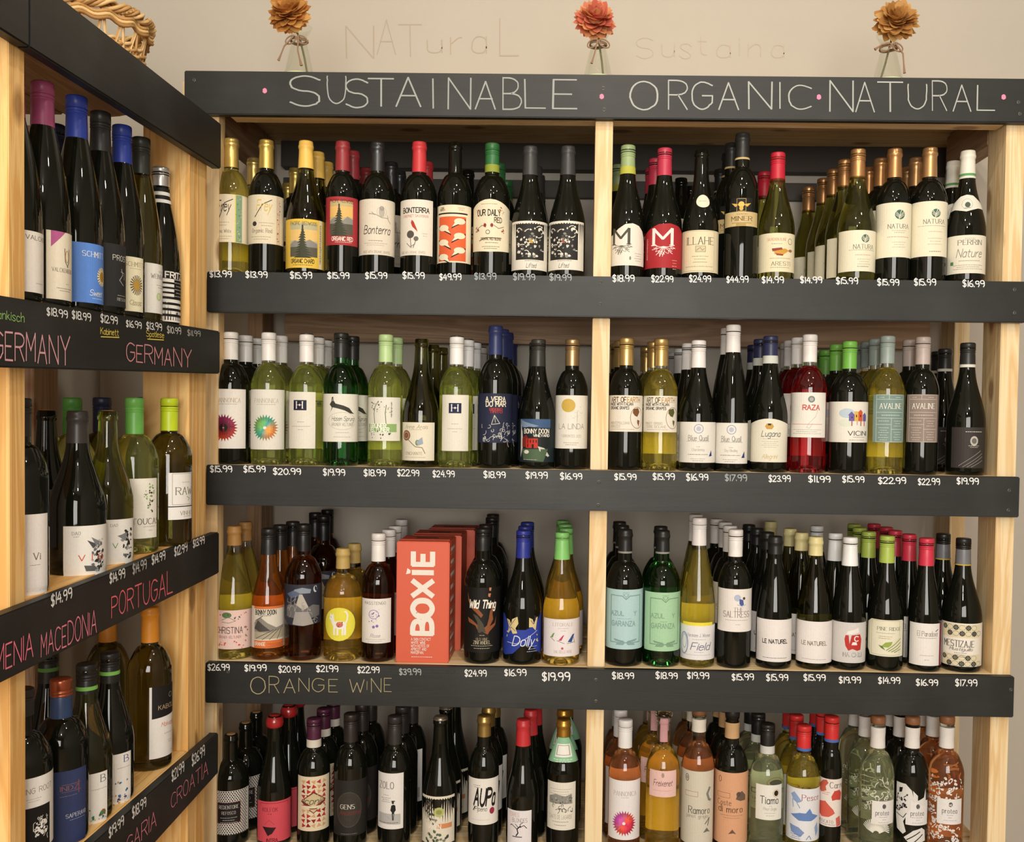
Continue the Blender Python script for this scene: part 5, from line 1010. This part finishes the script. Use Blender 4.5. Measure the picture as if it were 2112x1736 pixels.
# faint pencil lettering on the wall above
def wallwrite(s, px, py, h, W, col, seed):
    rnd = random.Random(seed); q, _ = text2d(s, h, 'p', W, rnd); V, F = [], []
    for p in q: i = len(V); V += [onY(px + x, py - y, YW - .0006 - (i // 4 % 5) * .00001) - wb.location for x, y in p]; F.append(tuple(range(i, i + len(p))))
    mk('pencil_writing', V, F, mat('pencil_' + col, col, rough=.9, spec=.1), wb)
for s, px, py, h, W in (('N', 742, 86, 68, 56), ('A', 797, 80, 68, 38), ('T', 846, 82, 66, 46), ('u', 896, 86, 44, 30), ('r', 941, 84, 56, 24), ('a', 988, 84, 54, 30), ('L', 1050, 76, 76, 38)): wallwrite(s, px, py, h, W, 'b0a291', px)
for s, px, py, h, W in (('S', 1330, 98, 44, 34), ('u', 1378, 94, 44, 26), ('s', 1414, 98, 48, 24), ('t', 1448, 90, 46, 18), ('a', 1492, 98, 44, 28), ('i', 1525, 96, 40, 2), ('n', 1556, 96, 40, 26), ('a', 1604, 98, 40, 26)): wallwrite(s, px, py, h, W, 'b8aa9a', px)
# ---------------------------------------------------------------- vases with dried flowers on the top board
def thin_glass():
    if 'vase_glass' in MATS: return MATS['vase_glass']
    m = mat('vase_glass', (.9, .95, .9), rough=.02); nt = m.node_tree; N = nt.nodes; L = nt.links
    tr = N.new('ShaderNodeBsdfTransparent'); tr.inputs[0].default_value = (.98, .988, .97, 1); gl = N.new('ShaderNodeBsdfGlossy'); gl.inputs['Roughness'].default_value = .03
    fr0 = N.new('ShaderNodeLayerWeight'); fr0.inputs[0].default_value = .12; fr = N.new('ShaderNodeMath'); fr.operation = 'MULTIPLY'; fr.inputs[1].default_value = .55; L.new(fr0.outputs['Facing'], fr.inputs[0]); mx = N.new('ShaderNodeMixShader')
    L.new(fr.outputs[0], mx.inputs[0]); L.new(tr.outputs[0], mx.inputs[1]); L.new(gl.outputs[0], mx.inputs[2]); L.new(mx.outputs[0], N['Material Output'].inputs[0]); return m
def vase(cx, ybase, ytop, fl_px, fl_py, r_px, cols, stem, seed, label, flabel, ties):
    Y = .062; b = onY(cx, ybase, Y - .03); z0 = 1.5792; X = onY(cx, ybase, Y).x; rnd = random.Random(seed)
    root = empty('bud_vase', (X, Y, z0), label, 'vase', 'bud vases along the top board')
    H = onY(cx, ytop, Y).z - z0
    prof = [(.0315, 0), (.0335, .002), (.0335, .007), (.0320, .0125), (.0285, .024), (.0215, H * .50), (.0165, H * .68), (.0150, H * .76), (.0170, H * .84), (.0225, H * .93), (.0260, H)]
    inner = [(r - .0016, max(z, .006)) for r, z in prof[3:]][::-1] + [(.004, .0065)]
    inner[0] = (inner[0][0], H - .0003)
    V, F = lathe(prof + inner, 36); mk('glass', V, F, thin_glass(), root, smooth=True)
    V, F = lathe([(.0325, .0006), (.0345, .002), (.0347, .0095), (.0325, .0125), (.028, .0128)], 36); mk('thick_base', V, F, mat('vase_base_glass', (.74, .80, .50), rough=.08, trans=.3, ior=1.45), root, smooth=True)
    TW = mat('jute_twine', '8c7058', rough=.95); zn = H * .76
    pts = [(.0172 * cos(t), .0172 * sin(t), zn + .0012 * sin(t * 2)) for t in [i * pi / 10 for i in range(21)]]
    V, F = tube(pts, .0016, 6); mk('twine_wrap', V, F, TW, root)
    V, F = tube([(p[0] * 1.04, p[1] * 1.04, p[2] - .003) for p in pts], .0016, 6); mk('twine_wrap', V, F, TW, root)
    for s_ in (-1, 1):
        L = [(s_ * (.002 + .019 * sin(t)), -.021 - .003 * sin(t), zn + .002 - .011 * (1 - cos(t)) * .8 + .004 * sin(2 * t) * s_) for t in [i * 2 * pi / 14 for i in range(15)]]
        L = [(s_ * (.001 + .011 * (1 - cos(t))), -.021, zn - .003 + .008 * sin(t) - .004 * (1 - cos(t))) for t in [i * 2 * pi / 16 for i in range(17)]]
        V, F = tube(L, .0015, 6); mk('bow_loop', V, F, TW, root)
    for tp in ties:
        P = [Vector((dx, -.022 - .004 * (i > 0), zn + dz)) for i, (dx, dz) in enumerate(tp)]
        Q = [P[0].lerp(P[1], t / 4) for t in range(5)] + [P[1].lerp(P[2], t / 4) for t in range(1, 5)]
        V, F = tube(Q, .0017, 6, rf=lambda t: 1 + .9 * max(0, t - .8) / .2); mk('twine_end', V, F, TW, root)
    # flower
    f0 = onY(fl_px, fl_py, Y - .005); R = r_px * .001 * 1.03
    fr = empty('dried_flower', (X + stem[0], Y, z0 + .014), flabel, 'flower', 'dried dahlias in the bud vases')
    base = Vector(fr.location); hd = f0 - base
    nk = Vector((-stem[0] * .0 + (X - base.x) + .002, 0, zn - .014))
    pts = [Vector((0, 0, 0)), Vector((0, 0, 0)).lerp(nk, .5) + Vector((.001, 0, 0)), nk, nk.lerp(hd, .5), hd - Vector((0, 0, R * .2))]
    V, F = tube(pts, .0021, 7); mk('stem', V, F, mat('dry_stem', '6e6a50', rough=.8), fr)
    V, F = lathe([(R * .16, -R * .42), (R * .36, -R * .15), (R * .40, R * .1), (R * .2, R * .34)], 14); o = mk('flower_heart', V, F, mat('heart_' + cols[0], cols[2], rough=.8), fr, smooth=True); o.location = hd
    # petal meshes: boat-shaped, pointed, three shades
    PM = []
    for c in cols:
        m = mat('petal_' + c, c, rough=.7); N_ = m.node_tree.nodes; L_ = m.node_tree.links; tl = N_.new('ShaderNodeBsdfTranslucent'); tl.inputs[0].default_value = (*hexc(c), 1); ms_ = N_.new('ShaderNodeMixShader'); ms_.inputs[0].default_value = .38; L_.new(N_['Principled BSDF'].outputs[0], ms_.inputs[1]); L_.new(tl.outputs[0], ms_.inputs[2]); L_.new(ms_.outputs[0], N_['Material Output'].inputs[0])
        V, F = [], []
        for i, t in enumerate((0, .2, .45, .7, .9, 1)):
            wd = [.10, .25, .33, .27, .13, .004][i]
            for u in (-1, -.5, 0, .5, 1): V.append((t, u * wd, .10 * t * t + abs(u) ** 2 * .10 * sin(pi * min(t + .1, 1))))
        for i in range(5):
            for j in range(4): a = i * 5 + j; F.append((a, a + 1, a + 6, a + 5))
        me = bpy.data.meshes.new('petal'); me.from_pydata(V, [], F); me.materials.append(m); me.polygons.foreach_set('use_smooth', [True] * len(F)); PM.append(me)
    up = Vector((rnd.uniform(-.15, .15), -.80, .55)).normalized()
    for ring_, (n, tilt, L, off) in enumerate(((13, -46, .86, .4), (17, -26, 1.0, 0), (18, -6, 1.02, .2), (17, 14, 1.0, 0), (14, 34, .94, .2), (10, 54, .84, 0), (6, 74, .72, .3))):
        for i in range(n):
            a = 2 * pi * (i + off) / n + rnd.uniform(-.1, .1); ti = R_(tilt + rnd.uniform(-9, 9)); o = bpy.data.objects.new('petal', rnd.choice(PM)); C.objects.link(o); o.parent = fr
            M = Matrix.Rotation(a, 4, 'Z') @ Matrix.Rotation(-ti, 4, 'Y') @ Matrix.Rotation(rnd.uniform(-.25, .25), 4, 'X')
            Q_ = Vector((0, 0, 1)).rotation_difference(up).to_matrix().to_4x4(); s_ = R * L * rnd.uniform(.9, 1.06)
            o.matrix_local = Matrix.Translation(hd) @ Q_ @ M @ Matrix.Diagonal((s_, s_, s_, 1))
vase(617, 147, 56, 597, 29, 45, ['dca860', 'cf9750', 'bd8040'], (.018, 0), 1, 'left glass bud vase with twine bow and long loose twine end', 'orange-brown dried dahlia in the left vase', [((-.006, 0), (-.024, -.022), (-.036, -.052)), ((.004, 0), (.004, -.03), (.012, -.062))])
vase(1233, 155, 64, 1227, 44, 45, ['dd8468', 'cf6f58', 'e2a070'], (.012, 0), 2, 'middle glass bud vase over the join between the words', 'coral red dried dahlia in the middle vase', [((-.002, 0), (-.008, -.03), (-.014, -.05))])
vase(1831, 160, 72, 1847, 45, 47, ['d8ac6c', 'cb9a58', 'b88446'], (-.016, 0), 3, 'right glass bud vase with twine ends sticking out both sides', 'golden brown dried dahlia in the right vase', [((-.006, 0), (-.022, -.004), (-.036, -.014)), ((.008, 0), (.022, -.022), (.026, -.062))])
# ---------------------------------------------------------------- wicker basket on the left unit
def basket():
    cx, cy, z0, R, H = .262, -.20, 1.4475, .118, .158; rnd = random.Random(4)
    root = empty('wicker_basket', (cx, cy, z0), 'open wicker basket with braided rim on top of the left unit', 'basket')
    cs = [mat('willow_%d' % i, c, rough=.6) for i, c in enumerate(('c8a068', 'b88c54', 'd8b47c', 'a07440'))]
    def strand(name, rr, zz, amp, ph, n, r_, m, turns=1.0, lobes=14):
        pts = []
        for i in range(n + 1):
            t = 2 * pi * i / n * turns; a = t + ph
            pts.append(((rr + amp * cos(lobes * t + ph * 7)) * cos(a), (rr + amp * cos(lobes * t + ph * 7)) * sin(a), zz + amp * .9 * sin(lobes * t + ph * 7) + .004 * sin(a)))
        V, F = tube(pts, r_, 6); mk(name, V, F, m, root, smooth=True)
    for i in range(6): strand('rim_strand', R, H - .008, .0085, i * 2 * pi / 6 / 2, 150, .0036, cs[i % 4], lobes=11 + i % 2)
    for i in range(3): strand('rim_strand', R + .001, H - .022 - i * .006, .0035, i * .7, 120, .0032, cs[(i + 1) % 4], lobes=16)
    for k, zz in enumerate((.084, .091, .098)): strand('weaver', R * .90, zz, .0032, k * .9, 130, .0033, cs[k % 4], lobes=18)
    for k in range(6): strand('weaver', R * (.80 + .004 * k), .006 + k * .0062, .003, k * .9, 110, .0034, cs[(k + 2) % 4], lobes=18)
    V, F = lathe([(R * .78, .002), (R * .80, .006)], 30); mk('base', V, F, cs[1], root)
    for i in range(20):
        a = 2 * pi * i / 20
        for s_ in (-.16, .16):
            V, F = tube([(R * .80 * cos(a), R * .80 * sin(a), .004), (R * .88 * cos(a + s_ * .35), R * .88 * sin(a + s_ * .35), .075), (R * .99 * cos(a + s_), R * .99 * sin(a + s_), H - .02)], .0028, 5); mk('stake', V, F, cs[rnd.randrange(4)], root)
basket()
# ---------------------------------------------------------------- boxed wine
def carton(x0, x1, yf, zt, front, label, first):
    z0 = FLOOR[3] + .0002; w_ = x1 - x0; d = .113; h = zt - z0; root = empty('wine_box', ((x0 + x1) / 2, yf + d / 2, z0), label, 'box', 'boxed wine on the third shelf')
    m = mat('box_card', 'cf5a3e', rough=.5); o = box('carton', x0, x1, yf, yf + d, z0, zt, m, root, .002)
    box('top_flap', x0 + .003, x1 - .003, yf + .030, yf + d - .012, zt, zt + .0012, mat('box_card_top', 'b84c34', rough=.55), root, .0004)
    box('carry_slot', (x0 + x1) / 2 - .024, (x0 + x1) / 2 + .024, yf + .052, yf + .062, zt + .0012, zt + .0020, mat('slot_dark', '2a1410', rough=.8), root, .0003)
    if not first: return root
    loc = Vector(root.location)
    art = Art(); S = lambda t, cx, cy, hh, col, st, W: art.add([[(cx - y, cy - x) for x, y in p] for p in text2d(t, hh, st, W)[0]], col) # reads upwards
    # the big word runs up the front, letters lying on their left side
    for ch, cy, W in (('B', 176, 30), ('O', 139, 33), ('X', 97, 30), ('I', 64, None), ('E', 35, 24)): S(ch, 0, cy, 40, 'eae2d8', 'B', W)
    art.add([[(-35, 68), (-32, 55), (-25, 60), (-26, 66)]], 'eae2d8')
    for i, t in enumerate(('A SKIN CONTACT', 'WHITE WINE', 'WITH NOTES OF', 'APRICOT AND', 'MARZIPAN.')):
        q, wd = text2d(t, 5.4, 'w', (41, 30, 38, 32, 26)[i]); art.add([[(-23 + wd / 2 + x, 203 + i * 7 - y) for x, y in p] for p in q], 'eae2d8')
    draw(art, ['m,0,240,44,1,eae2d8,3'])
    art2 = art; k = .00104
    build_art('front_print', art2, lambda x, y, lay: (x * .001015, yf - loc.y - .0004 - .0001 * lay, zt - z0 - y * .001015), 200, root)
    sd = Art(); draw(sd, ['m,0,%d,60,3,%s,4' % (20 + i * 24, 'e6dcd0') for i in range(10)]); 
    for i in range(9): sd.add([rect(-30, 14 + i * 26, -30 + 50 - (i * 13) % 22, 21 + i * 26)], 'e6dcd0')
    build_art('side_print', sd, lambda x, y, lay: (w_ / 2 + .0004 + .00002 * lay, x * .001 * 1.3, zt - z0 - y * k), 200, root)
    return root
xb0, xb1 = onY(817, 1250, .03).x, onY(926, 1250, .03).x; ztb = onY(870, 1117, .03).z
carton(xb0, xb1, .03, ztb, 0, 'orange-red wine box with large white vertical lettering', True)
for i, dx in ((1, .012), (2, .030)):
    carton(xb0 + dx, xb1 + dx, .03 + i * .1145, ztb, 0, ('orange-red wine box standing directly behind the lettered box' if i == 1 else 'rearmost orange-red wine box against the back'), False)
for k_ in range(3): OCC.append((xb0 + .036 + k_ * .012, .08 + k_ * .11, .034, 3)); OCC.append((xb1 - .034 + k_ * .012, .08 + k_ * .11, .034, 3))
right_bottles()
left_bottles()
# two bottles lying down at the back of the shelves
def lying(pos, ang, tilt, R, H, k, label, cap):
    root, P = make_bottle(pos, R, H, 'B', k, cap.split(':')[:2] + ['0'], pos[2] + H - .05)
    root.rotation_euler = (R_(tilt), 0, R_(ang)); tag(root, label, 'bottle')
# green paper tail of the collar bottle is part of its label set
